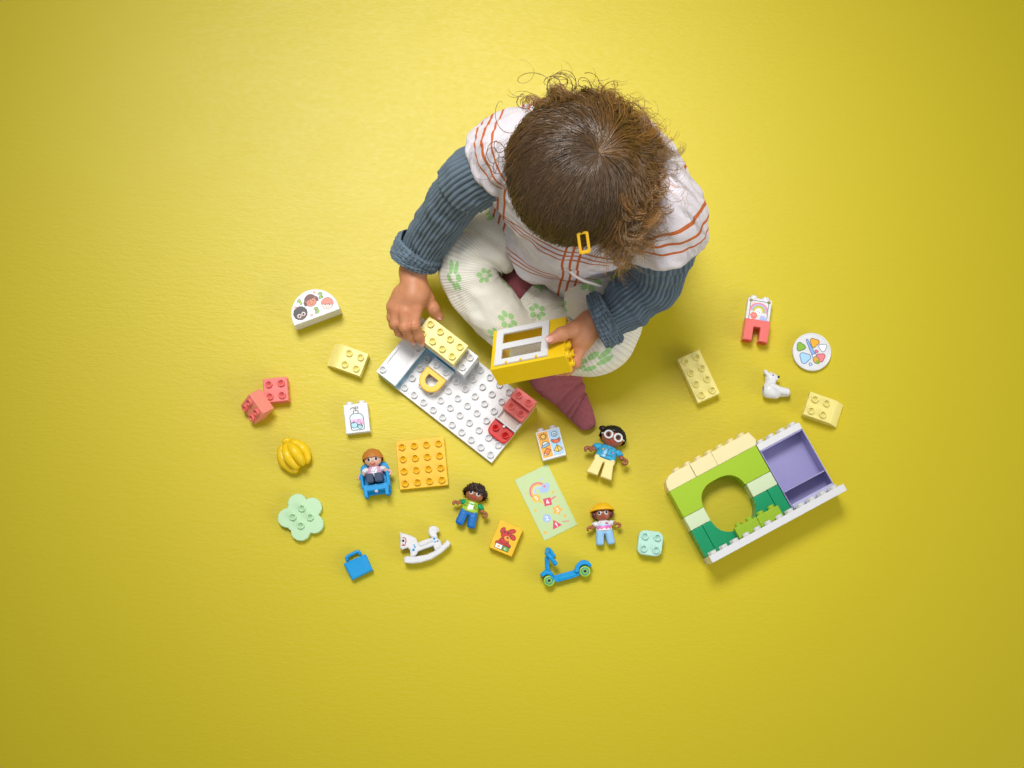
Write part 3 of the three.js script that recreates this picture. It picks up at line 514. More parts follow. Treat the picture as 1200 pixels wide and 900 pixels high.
{
  const chair = thing('toy_armchair', 'blue toy armchair tipped on its back', 'toy chair');
  // local: y toward the top of the chair, z forward (up from the floor, as it lies on its back)
  part('backrest', (() => { const s = new THREE.Shape(); s.moveTo(-.0180, 0); s.lineTo(.0180, 0); s.lineTo(.0188, .032); s.quadraticCurveTo(.0188, .042, .010, .042); s.quadraticCurveTo(.002, .042, 0, .038); s.quadraticCurveTo(-.002, .042, -.010, .042); s.quadraticCurveTo(-.0188, .042, -.0188, .032); s.closePath(); return extrude(s, .0075, .0014); })(), C.blue, chair);
  part('seat', box(.0330, .0085, .026, .0014), C.blue, chair, [0, .0080, .0155]);
  for (const s of [-1, 1]) { part('armrest', box(.0042, .0200, .021, .0015), C.blue, chair, [s * .0168, .0180, .0150]); part('leg', box(.0048, .0082, .0060, .0012), C.blue, chair, [s * .0136, .0005, .0255]); part('leg', box(.0048, .0082, .0060, .0012), C.blue, chair, [s * .0136, .0005, .0045]); }
  part('seat_pocket', box(.0040, .0030, .0120, .0008), C.lilac, chair, [0, .0030, .0225]);
  const a = P(441.8, 578.5, .02), b = P(437, 541, .02), y = b.clone().sub(a).setY(0).normalize();
  basis(chair, y.clone().cross(V(0, 1, 0)), y, V(0, 1, 0), a.clone().setY(.0005));
  const f = thing('toy_figure', 'toy figure with ginger hair and pink waistcoat seated in the blue armchair', 'toy figure', 'toy figures on the floor');
  const head = figure(f, { sit: true, legs: plastic(.05, .10, .17), shirt: C.shirtPink, sleeve: C.white, skin: C.skinPink, arm: [.0270, .0290], print: printMat(256, 256, (g) => { g.fillStyle = '#e8eef0'; g.fillRect(80, 0, 96, 256); g.fillStyle = '#2a3a58'; for (let i = 0; i < 14; i++) { g.beginPath(); g.arc(88 + (i * 37) % 84, 10 + i * 17, 9, 0, 7); g.fill(); } g.fillStyle = '#d05088'; for (let i = 0; i < 6; i++) { g.beginPath(); g.arc(95 + (i * 53) % 70, 30 + i * 36, 8, 0, 7); g.fill(); } }) });
  part('hair', hairCap(.0117, 1.68, -.45, .05, 4), C.ginger, head);
  head.rotation.x = .22;
  basis(f, y.clone().cross(V(0, 1, 0)), y, V(0, 1, 0), a.clone().addScaledVector(y, .0005).setY(.0150)); f.scale.setScalar(.98);
}

// ------------------------------------------------------------------ white base plate with rooms
const BP0 = P(442, 438, .0096), BPu = P(576.7, 543.3, .0096).sub(BP0).setY(0).normalize(), BPz = BPu.clone().cross(V(0, 1, 0));
function onPlate(o) { return basis(o, BPu, V(0, 1, 0), BPz, V(BP0.x, 0, BP0.z)); }   // x along the plate, -z across it
{
  const o = onPlate(thing('toy_room', 'white studded base plate with toy furniture blocks and a golden ring', 'toy building'));
  const hp = .0096, taken = (i, j) => (i < 2 && j < 4) || (i >= 2 && i < 6 && j >= 4) || (i >= 3 && i < 5 && j === 3) || (i >= 10 && j >= 2);
  block(o, 'base_plate', 0, 12 * U, 0, hp, -6 * U, 0, C.white);
  for (let i = 0; i < 12; i++) for (let j = 0; j < 6; j++) if (!taken(i, j)) part('stud', studGeo, C.white, o, [(i + .5) * U, hp - .0001, -(j + .5) * U]);
  // table block, white over blue, with a shallow tray
  block(o, 'table_base', .0006, 2 * U - .0006, hp, hp + .0125, -4 * U, 0, C.teal);
  const top = new Brush(box(2 * U - .0003, .0067, 4 * U - .0003).translate(U, hp + .0125 + .00335, -2 * U)), cut = new THREE.Shape();
  { const x0 = .004, x1 = .0275, z0 = .0135, z1 = .0505, r = .007; cut.moveTo(x0 + r, z0); cut.lineTo(x1 - r, z0); cut.absarc(x1 - r, z0 + r, r, -Math.PI / 2, 0); cut.lineTo(x1, z1 - r); cut.absarc(x1 - r, z1 - r, r, 0, Math.PI / 2); cut.lineTo(x0 + r, z1); cut.absarc(x0 + r, z1 - r, r, Math.PI / 2, Math.PI); cut.lineTo(x0, z0 + r); cut.absarc(x0 + r, z0 + r, r, Math.PI, 1.5 * Math.PI); }
  const cutB = new Brush(new THREE.ExtrudeGeometry(cut, { depth: .01, bevelEnabled: false, curveSegments: 10 }).rotateX(-Math.PI / 2).translate(0, hp + BH - .0028, 0));
  top.updateMatrixWorld(); cutB.updateMatrixWorld();
  const tt = new Evaluator(); tt.attributes = ['position', 'normal'];
  part('table_top', tt.evaluate(top, cutB, SUBTRACTION).geometry, C.white, o);
  for (const [x, z] of [[.0055, .0075], [.0265, .0565]]) part('stud', studGeo, C.white, o, [x, hp + BH - .0001, -z]);
  // cupboard block behind it, white over blue
  block(o, 'cupboard_base', 2 * U + .0006, 5 * U, hp, hp + .030, -6 * U + .0006, -4 * U - .0006, C.teal);
  block(o, 'cupboard_top', 2 * U, 6 * U, hp + .030, hp + .0384, -6 * U, -4 * U, C.white);
  block(o, 'cupboard_side', 5 * U + .0002, 6 * U, hp, hp + .0298, -6 * U + .0004, -4 * U - .0004, plastic(.70, .78, .80));
  for (const z of [4.5, 5.5]) part('stud', studGeo, C.white, o, [5.5 * U, hp + .0383, -z * U]);
  // small seat with a ring
  block(o, 'seat_block', 3 * U, 5 * U, hp, hp + BH * .8, -4 * U + .0004, -3 * U, C.white);
  for (const x of [3.5, 4.5]) part('stud', studGeo, C.white, o, [x * U, hp + BH * .8 - .0001, -3.5 * U]);
  const ring = new THREE.Shape(), w = .0158, L = .0278; ring.moveTo(-w, 0); ring.lineTo(w, 0); ring.lineTo(w, -(L - w)); ring.absarc(0, -(L - w), w, 0, -Math.PI, true); ring.closePath();
  const hole = new THREE.Path(), w2 = .0092; hole.moveTo(-w2, -.0055); hole.lineTo(w2, -.0055); hole.lineTo(w2, -(L - w)); hole.absarc(0, -(L - w), w2, 0, -Math.PI, true); hole.closePath(); ring.holes.push(hole);
  part('ring', extrude(ring, .0062, .0012, 20).rotateX(-Math.PI / 2).translate(4 * U, hp + .0118, -3 * U + .0004), C.orange, o);
  block(o, 'ring_support', 3.55 * U, 4.45 * U, hp, hp + .0117, -2.9 * U, -2.7 * U, C.white);
  // salmon steps, drawer and red seat
  block(o, 'low_step', 10 * U, 12 * U, hp, hp + BH * 1.35, -5 * U, -4 * U, C.salmon);
  block(o, 'high_step', 10 * U, 12 * U, hp, hp + BH * 2, -6 * U, -5 * U, C.salmon);
  for (const x of [10.5, 11.5]) { part('stud', studGeo, C.salmon, o, [x * U, hp + BH * 1.35 - .0001, -4.5 * U]); part('stud', studGeo, C.salmon, o, [x * U, hp + BH * 2 - .0001, -5.5 * U]); }
  const dz = -4 * U + .0003;
  block(o, 'drawer_floor', 10 * U + .001, 12 * U - .001, hp + .0062, hp + .0082, dz, dz + .0125, C.drawer);
  block(o, 'drawer_front', 10 * U - .0005, 12 * U + .0005, hp + .0042, hp + .0155, dz + .0125, dz + .0150, C.white);
  for (const x of [10 * U, 12 * U - .002]) block(o, 'drawer_side', x, x + .002, hp + .0082, hp + .0150, dz, dz + .0124, C.white);
  part('drawer_knob', new THREE.CylinderGeometry(.0016, .0016, .0034, 12).rotateX(Math.PI / 2), C.white, o, [11 * U, hp + .0118, dz + .0166]);
  const rs = new THREE.Shape(); rs.moveTo(0, 0); rs.lineTo(.0318, 0); rs.lineTo(.0318, -.010); rs.quadraticCurveTo(.0318, -.0205, .023, -.0205); rs.lineTo(.009, -.0205); rs.quadraticCurveTo(0, -.0205, 0, -.010); rs.closePath();
  part('red_seat', extrude(rs, .0085, .0014, 10).rotateX(-Math.PI / 2).translate(10 * U + .0001, hp, dz + .0152), C.red, o);
  for (const x of [10.5, 11.5]) part('stud', studGeo, C.red, o, [x * U, hp + .0084, dz + .0245]);
}
// the brick held by the hand
{
  const o = onPlate(thing('cream_brick', 'cream brick with eight studs gripped by the hand over the base plate', 'toy brick'));
  const b = new THREE.Group(), y0 = .0096 + .0384 + .0044;
  part('body', box(4 * U - .0003, BH, 2 * U - .0003), C.cream, o, [3 * U, y0 + BH / 2, -5 * U]); studs(o, 4, 2, y0 + BH - .0001, C.cream, null, 3 * U, -5 * U);
}

// ------------------------------------------------------------------ yellow window frame in the other hand
const WIN = thing('window_frame', 'yellow window frame with a white sash held above the lap', 'toy window');
{
  const hc = .150;
  const x = P(664, 373.7, hc).sub(P(584.4, 384.4, hc)).add(V(0, .030, 0)).normalize();
  let z = P(572.7, 430, hc).sub(P(584.4, 384.4, hc)).add(V(0, .025, 0)); z.addScaledVector(x, -z.dot(x)).normalize();
  const y = z.clone().cross(x).normalize();
  basis(WIN, x, y, z, P(619, 402, hc + .008).addScaledVector(y, -.016));   // local: x along its height, y out of the face, z across
  const Lx = .048, Lz = .0319, D = .016, t = .0065;
  part('frame', (() => {
    const r = new THREE.Shape(); r.moveTo(-Lx, -Lz); r.lineTo(Lx, -Lz); r.lineTo(Lx, Lz); r.lineTo(-Lx, Lz); r.closePath();
    const h = new THREE.Path(), a = -Lx + .011, b = Lx - .0225, c = Lz - t; h.moveTo(a, -c); h.lineTo(b, -c); h.lineTo(b, c); h.lineTo(a, c); h.closePath(); r.holes.push(h);
    return extrude(r, 2 * D, .0009).rotateX(-Math.PI / 2).translate(0, -D, 0);
  })(), C.yellow, WIN);
  for (const zz of [-1.5, -.5, .5, 1.5]) for (const yy of [-.5, .5]) part('stud', studGeo, C.yellow, WIN, [Lx - .0001, yy * U, zz * U], [0, 0, -Math.PI / 2]);
  const s0 = -Lx + .0062, s1 = Lx - .0205, q = .0286, y0 = D + .0003, y1 = D + .0035;
  const sash = part('sash', (() => {
    const s = new THREE.Shape(); s.moveTo(s0, -q); s.lineTo(s1, -q); s.lineTo(s1, q); s.lineTo(s0, q); s.closePath();
    for (const [a, b] of [[-q + .0080, -.0046], [.0046, q - .0080]]) { const h = new THREE.Path(); h.moveTo(s0 + .0090, a); h.lineTo(s1 - .0090, a); h.lineTo(s1 - .0090, b); h.lineTo(s0 + .0090, b); h.closePath(); s.holes.push(h); }
    return extrude(s, .0034, .0006).rotateX(-Math.PI / 2).translate(0, y0, 0);
  })(), C.white, WIN);
  for (const xx of [-.026, -.007, .013]) { part('hinge', box(.0034, .0022, .0030, .0006), C.orange, WIN, [xx, D + .0030, q - .0012]); }
}

// ------------------------------------------------------------------ play house lying on its back
{
  const A = P(835, 659.8, .064), B = P(989.7, 576, .064), u = B.clone().sub(A).setY(0).normalize();
  const o = thing('toy_house', 'toy house wall with green arch, purple cupboard and white studded base', 'toy building');
  basis(o, u, V(0, 1, 0).cross(u).normalize().multiplyScalar(1), V(0, 1, 0), A.clone().setY(0));   // x along the base, y away from it, z up from the floor
  if (new THREE.Vector3(0, 1, 0).applyQuaternion(o.quaternion).z > 0) throw new Error('house turned the wrong way');
  const D = .032, pt = .0096, W = 12 * U;
  block(o, 'base_plate', 0, W + .004, 0, pt, 0, .064, C.white);
  for (let i = 0; i < 12; i++) for (let j = 0; j < 4; j++) if (j === 3 || (j === 2 && !(i >= 3 && i < 7))) part('stud', studGeo, C.white, o, [(i + .5) * U, pt - .0001, (j + .5) * U]);
  const ev = new Evaluator(); ev.attributes = ['position', 'normal'];
  const hole = new THREE.Shape(), hu = .0600, hv = .0565, ha = .0315, hb = .0350; for (let i = 0; i < 64; i++) { const a = i / 64 * 2 * Math.PI, c = Math.cos(a), s = Math.sin(a), e = 2 / 2.7; const x = hu + ha * Math.sign(c) * Math.abs(c) ** e, y = hv + hb * Math.sign(s) * Math.abs(s) ** e; i ? hole.lineTo(x, y) : hole.moveTo(x, y); }
  const hb2 = new Brush(new THREE.ExtrudeGeometry(hole, { depth: .08, bevelEnabled: false }).translate(0, 0, -.02)); hb2.updateMatrixWorld();
  const cutBlock = (name, x0, x1, y0, y1, m) => { const b = new Brush(box(x1 - x0 - .0004, y1 - y0 - .0004, D, .0006).translate((x0 + x1) / 2, (y0 + y1) / 2, D / 2)); b.updateMatrixWorld(); part(name, ev.evaluate(b, hb2, SUBTRACTION).geometry, m, o); };
  const v0 = pt + .0003, v1 = v0 + .0384, v2 = v1 + BH, v3 = v2 + .0384, v4 = v3 + BH;
  block(o, 'low_strip', .0004, 8 * U, v0, v0 + .0046, D, D + .0006, C.green);
  for (const [a, b] of [[0, U], [U, 4 * U], [4 * U, 7 * U], [7 * U, 8 * U]]) cutBlock('green_block', a, b, v0, v1, C.green);
  for (const [a, b] of [[0, 2 * U + .002], [6 * U - .004, 8 * U]]) cutBlock('pale_block', a, b, v1, v2, C.leaf);
  cutBlock('arch_block', 0, 8 * U, v2, v3, C.lime);
  for (const [a, b, n] of [[0, 2.5 * U, 2], [2.5 * U, 4.5 * U, 2], [4.5 * U, 8 * U, 4]]) {
    if (a === 0) { const s = new THREE.Shape(); s.moveTo(0, 0); s.lineTo(b - .0004, 0); s.lineTo(b - .0004, BH); s.lineTo(.014, BH); s.quadraticCurveTo(.001, BH - .002, 0, .006); s.closePath(); part('tan_block', extrude(s, D, .0006, 12).translate(0, v3, 0), C.tan, o); }
    else if (n === 4) { const s = new THREE.Shape(), w = b - a - .0002; s.moveTo(0, 0); s.lineTo(w, 0); s.lineTo(w + .004, .006); s.lineTo(w, BH); s.lineTo(0, BH); s.closePath(); part('tan_block', extrude(s, D, .0006, 12).translate(a, v3, 0), C.tan, o); }
    else block(o, 'tan_block', a, b, v3, v4 - .0002, 0, D, C.tan);
  }
  for (let i = 0; i < 8; i++) for (const z of [.5, 1.5]) if (i > 0) part('stud', studGeo, C.tan, o, [(i + .42) * U, v4 - .0003, z * U]);
  // purple cupboard
  const x0 = 8 * U + .0004, x1 = 12 * U, y0 = v0, y1 = v3 - .0096, t = .0016, d0 = .0015;
  block(o, 'cupboard_back', x0, x1, y0, y1, 0, d0, C.purple);
  for (const [a, b] of [[x0, x0 + t], [x1 - t, x1]]) block(o, 'cupboard_side', a, b, y0, y1, d0 + .0002, D + .001, C.purple, .0004);
  for (const y of [y0 + .0002, y0 + .0245, y1 - t]) block(o, 'cupboard_shelf', x0 + t + .0002, x1 - t - .0002, y, y + t, d0 + .0002, D + .0005, C.purple, .0004);
  block(o, 'cupboard_lip', x0 + t + .0002, x1 - t - .0002, y0 + .0002, y0 + .0070, D + .0008, D + .0050, C.lilac, .0008);
  block(o, 'white_plate', x0, x1, y1 + .0003, y1 + .0093, 0, D + .001, C.white);
  for (let i = 0; i < 4; i++) for (const z of [.5, 1.5]) part('stud', studGeo, C.white, o, [x0 + (i + .5) * U, y1 + .0092, z * U]);
  // lime bricks in front of the arch
  for (const a of [3 * U, 5 * U]) { block(o, 'lime_brick', a, a + 2 * U, v0, v0 + .0150, D + .0004, D + U, C.lime); for (const k of [.5, 1.5]) part('stud', studGeo, C.lime, o, [a + k * U, v0 + .0149, D + U / 2]); }
}

//@@CHILD
// ------------------------------------------------------------------ the child
const CH = thing('person', 'small child sitting cross-legged in striped top and blue knit sleeves, head bent over bricks', 'person');
const skinMat = new THREE.MeshPhysicalMaterial({ color: col(.56, .238, .115), roughness: .78, roughnessMap: wearMap, vertexColors: true, sheen: .15, sheenRoughness: .6 });
const headC = P(668, 207, .352), headYaw = V(-.34, 0, .94).normalize(), PITCH = .62;
const headU = V(0, Math.cos(PITCH), 0).addScaledVector(headYaw, Math.sin(PITCH)), headF = headYaw.clone().multiplyScalar(Math.cos(PITCH)).add(V(0, -Math.sin(PITCH), 0)), headR = headU.clone().cross(headF);
const HP = (r, u, f) => headC.clone().addScaledVector(headR, r).addScaledVector(headU, u).addScaledVector(headF, f);
const lat = P(795, 232, .28).sub(P(592, 172, .28)).setY(0).normalize(), fwd = lat.clone().cross(V(0, 1, 0));
const pelvis = P(690, 240, .085), chest = P(686, 214, .235);
const at = (c, l, y, f) => c.clone().addScaledVector(lat, l).add(V(0, y, 0)).addScaledVector(fwd, f);
const shR = P(612, 178, .285), shL = P(770, 226, .285);
const armR = [P(598, 186, .278), P(555, 210, .235), P(524, 247, .175), P(500, 282, .125), P(486, 305, .102)];
const armL = [P(768, 252, .262), P(776, 296, .215), P(767, 330, .180), P(742, 350, .165), P(722, 366, .160), P(704, 375, .157)];
const legR = [P(672, 248, .085), P(612, 264, .095), P(554, 303, .098), P(556, 334, .088), P(589, 376, .074), P(630, 416, .056)];
const legL = [P(706, 256, .085), P(712, 322, .092), P(699, 395, .090), P(676, 403, .080), P(650, 382, .066), P(617, 356, .055)];
{
  // hands: wrist, palm and five chains each
  const handR = (() => {
    const w = P(484, 318, .096), k = [[487, 362, .098], [475, 366, .099], [465, 364, .094], [459.5, 360, .087]];
    const palm = union([cone(w, P(485, 346, .098), .0168, .0170), cone(P(492, 344, .094), P(486, 360, .093), .0125, .0105), cone(P(481, 346, .094), P(475, 363, .094), .0135, .0105), cone(P(474, 345, .092), P(466, 361, .090), .0125, .0100), cone(P(469, 346, .088), P(461.5, 358, .085), .0105, .0085)], .008);
    const fingers = [
      [[487, 362, .097], [485.5, 381, .094], [490, 393, .080], [494.5, 400.5, .068]], [[475.5, 366, .097], [474, 383, .094], [479, 393, .078], [484.5, 398.5, .064]],
      [[465.5, 364, .092], [463.5, 379, .088], [468, 389, .073], [473.5, 393.5, .061]], [[460, 360, .085], [459, 372, .080], [461, 381, .069], [466, 386, .059]],
    ].map((f, i) => chain(f.map((q) => P(...q)), [[.0085, .0070, .0063, .0053], [.0085, .0070, .0063, .0053], [.0082, .0067, .0060, .0050], [.0072, .0059, .0053, .0044]][i], .003));
    const thumb = chain([P(492, 336, .088), P(500, 350, .084), P(507.5, 361.5, .080), P(514.5, 371, .071)], [.0115, .0090, .0076, .0059], .004);
    const fs = union(fingers, .0009), q = (x, y, z) => smin(palm(x, y, z), fs(x, y, z), .0045); return (x, y, z) => smin(q(x, y, z), thumb(x, y, z), .006);
  })();
  const handL = (() => {
    const w = P(694, 379, .156), palm = union([cone(w, P(681, 391, .154), .0168, .0165), cone(P(684, 386, .158), P(674, 396, .160), .0125, .0105), cone(P(684, 394, .150), P(676, 408, .148), .0135, .0110), cone(P(683, 397, .143), P(676, 409, .137), .0120, .0100), cone(P(682, 397, .134), P(676, 406, .127), .0105, .0090)], .008);
    const fingers = [
      [[677, 408, .150], [674.5, 425, .150], [665, 434, .150], [653.5, 436, .149]], [[677, 409, .139], [673.5, 424, .132], [662, 430, .128], [650, 430, .127]],
      [[677, 407, .129], [672, 419, .119], [660, 424, .114], [648, 422, .113]], [[676, 404, .121], [669, 412, .109], [660, 415, .103], [650, 412, .101]],
    ].map((f, i) => chain(f.map((q) => P(...q)), [[.0085, .0070, .0063, .0053], [.0085, .0070, .0063, .0053], [.0082, .0067, .0060, .0050], [.0072, .0059, .0053, .0044]][i], .003));
    const thumb = chain([P(686, 380, .160), P(672, 386, .172), P(658, 391.5, .184), P(645, 397.5, .186)], [.0115, .0094, .0080, .0061], .004);
    const fs = union(fingers, .0009), q = (x, y, z) => smin(palm(x, y, z), fs(x, y, z), .0045); return (x, y, z) => smin(q(x, y, z), thumb(x, y, z), .006);
  })();
  const E = [headR, headU, headF];
  const headParts = [ellipsoid(headC, E, [.061, .069, .071]), cone(HP(0, -.040, .024), HP(0, -.060, .042), .036, .019), cone(HP(0, -.010, .068), HP(0, -.022, .074), .006, .0085), ellipsoid(HP(.059, -.018, 0), E, [.008, .021, .014]), ellipsoid(HP(-.059, -.018, 0), E, [.008, .021, .014]), cone(HP(-.013, -.042, .066), HP(.013, -.042, .066), .005, .005)];
  const head = union(headParts, .012);
  const bones = [
    cone(at(pelvis, -.035, 0, 0), at(pelvis, .035, 0, 0), .068, .068), cone(pelvis, chest, .072, .075), cone(at(chest, -.045, 0, 0), at(chest, .045, 0, 0), .062, .062), cone(shR, shL, .036, .036),
    cone(at(chest, 0, .05, .01), HP(0, -.05, -.02), .034, .032),
    cone(shR, armR[1], .026, .023), cone(armR[1], armR[2], .023, .021), cone(armR[2], armR[3], .021, .019), cone(armR[3], P(484, 318, .096), .019, .0168),
    cone(shL, armL[1], .026, .023), cone(armL[1], armL[2], .023, .022), cone(armL[2], armL[4], .021, .018), cone(armL[4], P(694, 379, .156), .018, .0168),
    cone(legR[0], legR[1], .040, .034), cone(legR[1], legR[2], .034, .026), cone(legR[2], legR[3], .026, .024), cone(legR[3], legR[4], .024, .021), cone(legR[4], P(638, 424, .048), .021, .017), cone(P(638, 424, .045), P(678, 488, .020), .016, .006),
    cone(legL[0], legL[1], .040, .034), cone(legL[1], legL[2], .034, .028), cone(legL[2], legL[3], .026, .024), cone(legL[3], legL[4], .023, .021), cone(legL[4], P(610, 345, .05), .021, .016), cone(P(610, 345, .05), P(576, 318, .032), .017, .009),
  ];
  const trunk = union(bones, .014);
  const body = (x, y, z) => smin(smin(smin(trunk(x, y, z), head(x, y, z), .012), handR(x, y, z), .006), handL(x, y, z), .006);
  // a coarse surface for the body and fine ones for the hands, joined at the wrists inside the cuffs
  const boxOf = (ps, m) => { const b = new THREE.Box3().setFromPoints(ps); b.expandByScalar(m); return b; };
  const wR = P(486, 307, .100), wL = P(701, 376, .157), dirR = P(484, 318, .096).sub(wR).normalize(), dirL = P(694, 379, .156).sub(wL).normalize();
  const cut = (f, p, d, s, reach) => (x, y, z) => { const dx = x - p.x, dy = y - p.y, dz = z - p.z; if (dx * dx + dy * dy + dz * dz > reach * reach && s < 0) return f(x, y, z); return Math.max(f(x, y, z), s * (dx * d.x + dy * d.y + dz * d.z)); };
  const gB = surface(body, V(-.20, -.005, -.50), V(.30, .50, .09), .0036);
  // drop the coarse hands, then add the fine ones
  const side = (p, w, d, r) => p.distanceTo(w) < r && p.clone().sub(w).dot(d) > 0;
  const ps = gB.attributes.position, keep = [], v = V(0, 0, 0);
  const isHand = []; for (let i = 0; i < ps.count; i++) { v.fromBufferAttribute(ps, i); isHand[i] = side(v, wR, dirR, .115) && v.y < .125 || side(v, wL, dirL, .105) && v.y > .094; }
  for (let i = 0; i < gB.index.count; i += 3) { const t = [gB.index.getX(i), gB.index.getX(i + 1), gB.index.getX(i + 2)]; if (!t.every((k) => isHand[k])) keep.push(...t); }
  gB.setIndex(keep);
  const fineR = surface(cut((x, y, z) => smin(bones[8](x, y, z), handR(x, y, z), .006), wR.clone().addScaledVector(dirR, -.004), dirR, -1, 9), boxOf([wR, P(459, 360, .05), P(516, 405, .11)], .022).min, boxOf([wR, P(459, 360, .05), P(516, 405, .11)], .022).max, .0014);
  const fineL = surface(cut((x, y, z) => smin(bones[12](x, y, z), handL(x, y, z), .006), wL.clone().addScaledVector(dirL, -.004), dirL, -1, 9), boxOf([wL, P(643, 438, .09), P(690, 380, .195)], .022).min, boxOf([wL, P(643, 438, .09), P(690, 380, .195)], .022).max, .0014);
  const skinG = mergeGeometries([gB, fineR, fineL]), sp = skinG.attributes.position, sc = [], tips = [P(494.5, 400.5, .068), P(484.5, 398.5, .064), P(473.5, 393.5, .061), P(466, 386, .059), P(514.5, 371, .071), P(645, 397.5, .186), P(653.5, 436, .149), P(650, 430, .127)], kn = [P(487, 362, .105), P(475.5, 366, .105), P(465.5, 364, .100), P(485.5, 381, .1), P(474, 383, .096), P(677, 408, .156), P(674.5, 425, .156), P(672, 386, .178)];
  for (let i = 0; i < sp.count; i++) { v.fromBufferAttribute(sp, i); let k = 0, m = 0; for (const t of tips) k = Math.max(k, 1 - v.distanceTo(t) / .016); for (const t of kn) m = Math.max(m, 1 - v.distanceTo(t) / .010); const n = 1 + .07 * noise3(v.x * 60, v.y * 60, v.z * 60) + .05 * noise3(v.x * 220, v.y * 220, v.z * 220); k = Math.max(0, k); m = Math.max(0, m); sc.push(n * (1 + .12 * k), n * (1 - .05 * k - .10 * m), n * (1 + .15 * k - .12 * m)); }
  skinG.setAttribute('color', new THREE.Float32BufferAttribute(sc, 3));
  part('body', skinG, skinMat, CH);
  const nailMat = new THREE.MeshPhysicalMaterial({ color: col(.66, .36, .30), roughness: .32 });
  const nail = (p, d, up, w) => { const n = part('nail', new THREE.SphereGeometry(1, 14, 10).scale(w, .0012, w * 1.25), nailMat, CH); const z = d.clone().normalize(), y = up.clone().addScaledVector(z, -up.dot(z)).normalize(); basis(n, y.clone().cross(z), y, z, p); };
  { const a = P(507.5, 361.5, .080), b = P(514.5, 371, .071), d = b.clone().sub(a); nail(b.clone().add(V(.0005, .0054, 0)).addScaledVector(d.normalize(), .002), d, V(.25, 1, -.1), .0040); }
  { const a = P(658, 391.5, .184), b = P(645, 397.5, .186), d = b.clone().sub(a); nail(b.clone().add(V(0, .0056, 0)).addScaledVector(d.normalize(), .002), d, V(0, 1, 0), .0042); }
  for (const [a, b, r] of [[[490, 393, .080], [494.5, 400.5, .068], .0053], [[479, 393, .078], [484.5, 398.5, .064], .0053], [[468, 389, .073], [473.5, 393.5, .061], .0050], [[662, 430, .128], [650, 430, .127], .0053], [[665, 434, .150], [653.5, 436, .149], .0053]]) { const A = P(...a), B = P(...b), d = B.clone().sub(A).normalize(), up = V(-.3, 1, .25).addScaledVector(d, -V(-.3, 1, .25).dot(d)).normalize(); nail(B.clone().addScaledVector(up, r * .86).addScaledVector(d, .0008), d, up, .0036); }
  for (const s of [-1, 1]) { part('eye', new THREE.SphereGeometry(.0105, 18, 14), C.white, CH, HP(s * .026, -.008, .056).toArray()); part('iris', new THREE.SphereGeometry(.0058, 14, 10), C.brownHair, CH, HP(s * .026, -.009, .0615).toArray()); }
}
// ---- cloth textures
function fabric(size, draw) { const c = document.createElement('canvas'); c.width = c.height = size; const g = c.getContext('2d'); draw(g, size); const t = new THREE.CanvasTexture(c); t.colorSpace = THREE.SRGBColorSpace; t.wrapS = t.wrapT = THREE.RepeatWrapping; t.anisotropy = 8; return t; }
const grain = (g, n, amp) => { const d = g.getImageData(0, 0, n, n); for (let i = 0; i < d.data.length; i += 4) { const q = (rnd() - .5) * amp; for (let k = 0; k < 3; k++) d.data[i + k] = clamp(d.data[i + k] + q, 0, 255); } g.putImageData(d, 0, 0); };
const TOP = .105;                                                     // one repeat of the checked stripes, metres
const topTex = fabric(768, (g, n) => {
  g.fillStyle = '#e6dfe5'; g.fillRect(0, 0, n, n); g.strokeStyle = '#c9622c';
  const mm = n / (TOP * 1000);
  for (const [k, o] of [[0, .3], [1, .3], [2, .3]]) { g.lineWidth = 2.9 * mm; const x = (o * TOP * 1000 + (k - 1) * 9) * mm; g.beginPath(); g.moveTo(x, 0); g.lineTo(x, n); g.stroke(); }
  g.strokeStyle = '#c06c42'; for (const k of [0, 1, 2]) { g.lineWidth = 2.6 * mm; const y = (.7 * TOP * 1000 + (k - 1) * 8) * mm; g.beginPath(); g.moveTo(0, y); g.lineTo(n, y); g.stroke(); }
  grain(g, n, 16);
});
topTex.repeat.set(1 / TOP, 1 / TOP);
const weave = speckle(256, (u, v) => .5 + .22 * Math.sin(u * 2 * Math.PI * 40) + .22 * Math.sin(v * 2 * Math.PI * 40) + .1 * tnoise(u, v, 30, 30, 31));
weave.repeat.set(1 / .05, 1 / .05);
const folds = speckle(1024, (u, v) => { const r = (f, s) => 1 - Math.abs(tnoise(u, v, f, f * .7, s)); return .18 + .34 * r(3, 61) ** 3 + .26 * r(6, 62) ** 3 + .05 * Math.sin(u * 2 * Math.PI * 160) + .05 * Math.sin(v * 2 * Math.PI * 160); });
folds.repeat.set(1 / .2, 1 / .2);
const topMat = new THREE.MeshPhysicalMaterial({ map: topTex, bumpMap: folds, bumpScale: .0030, roughness: .9, sheen: .25, sheenRoughness: .7, side: THREE.DoubleSide });
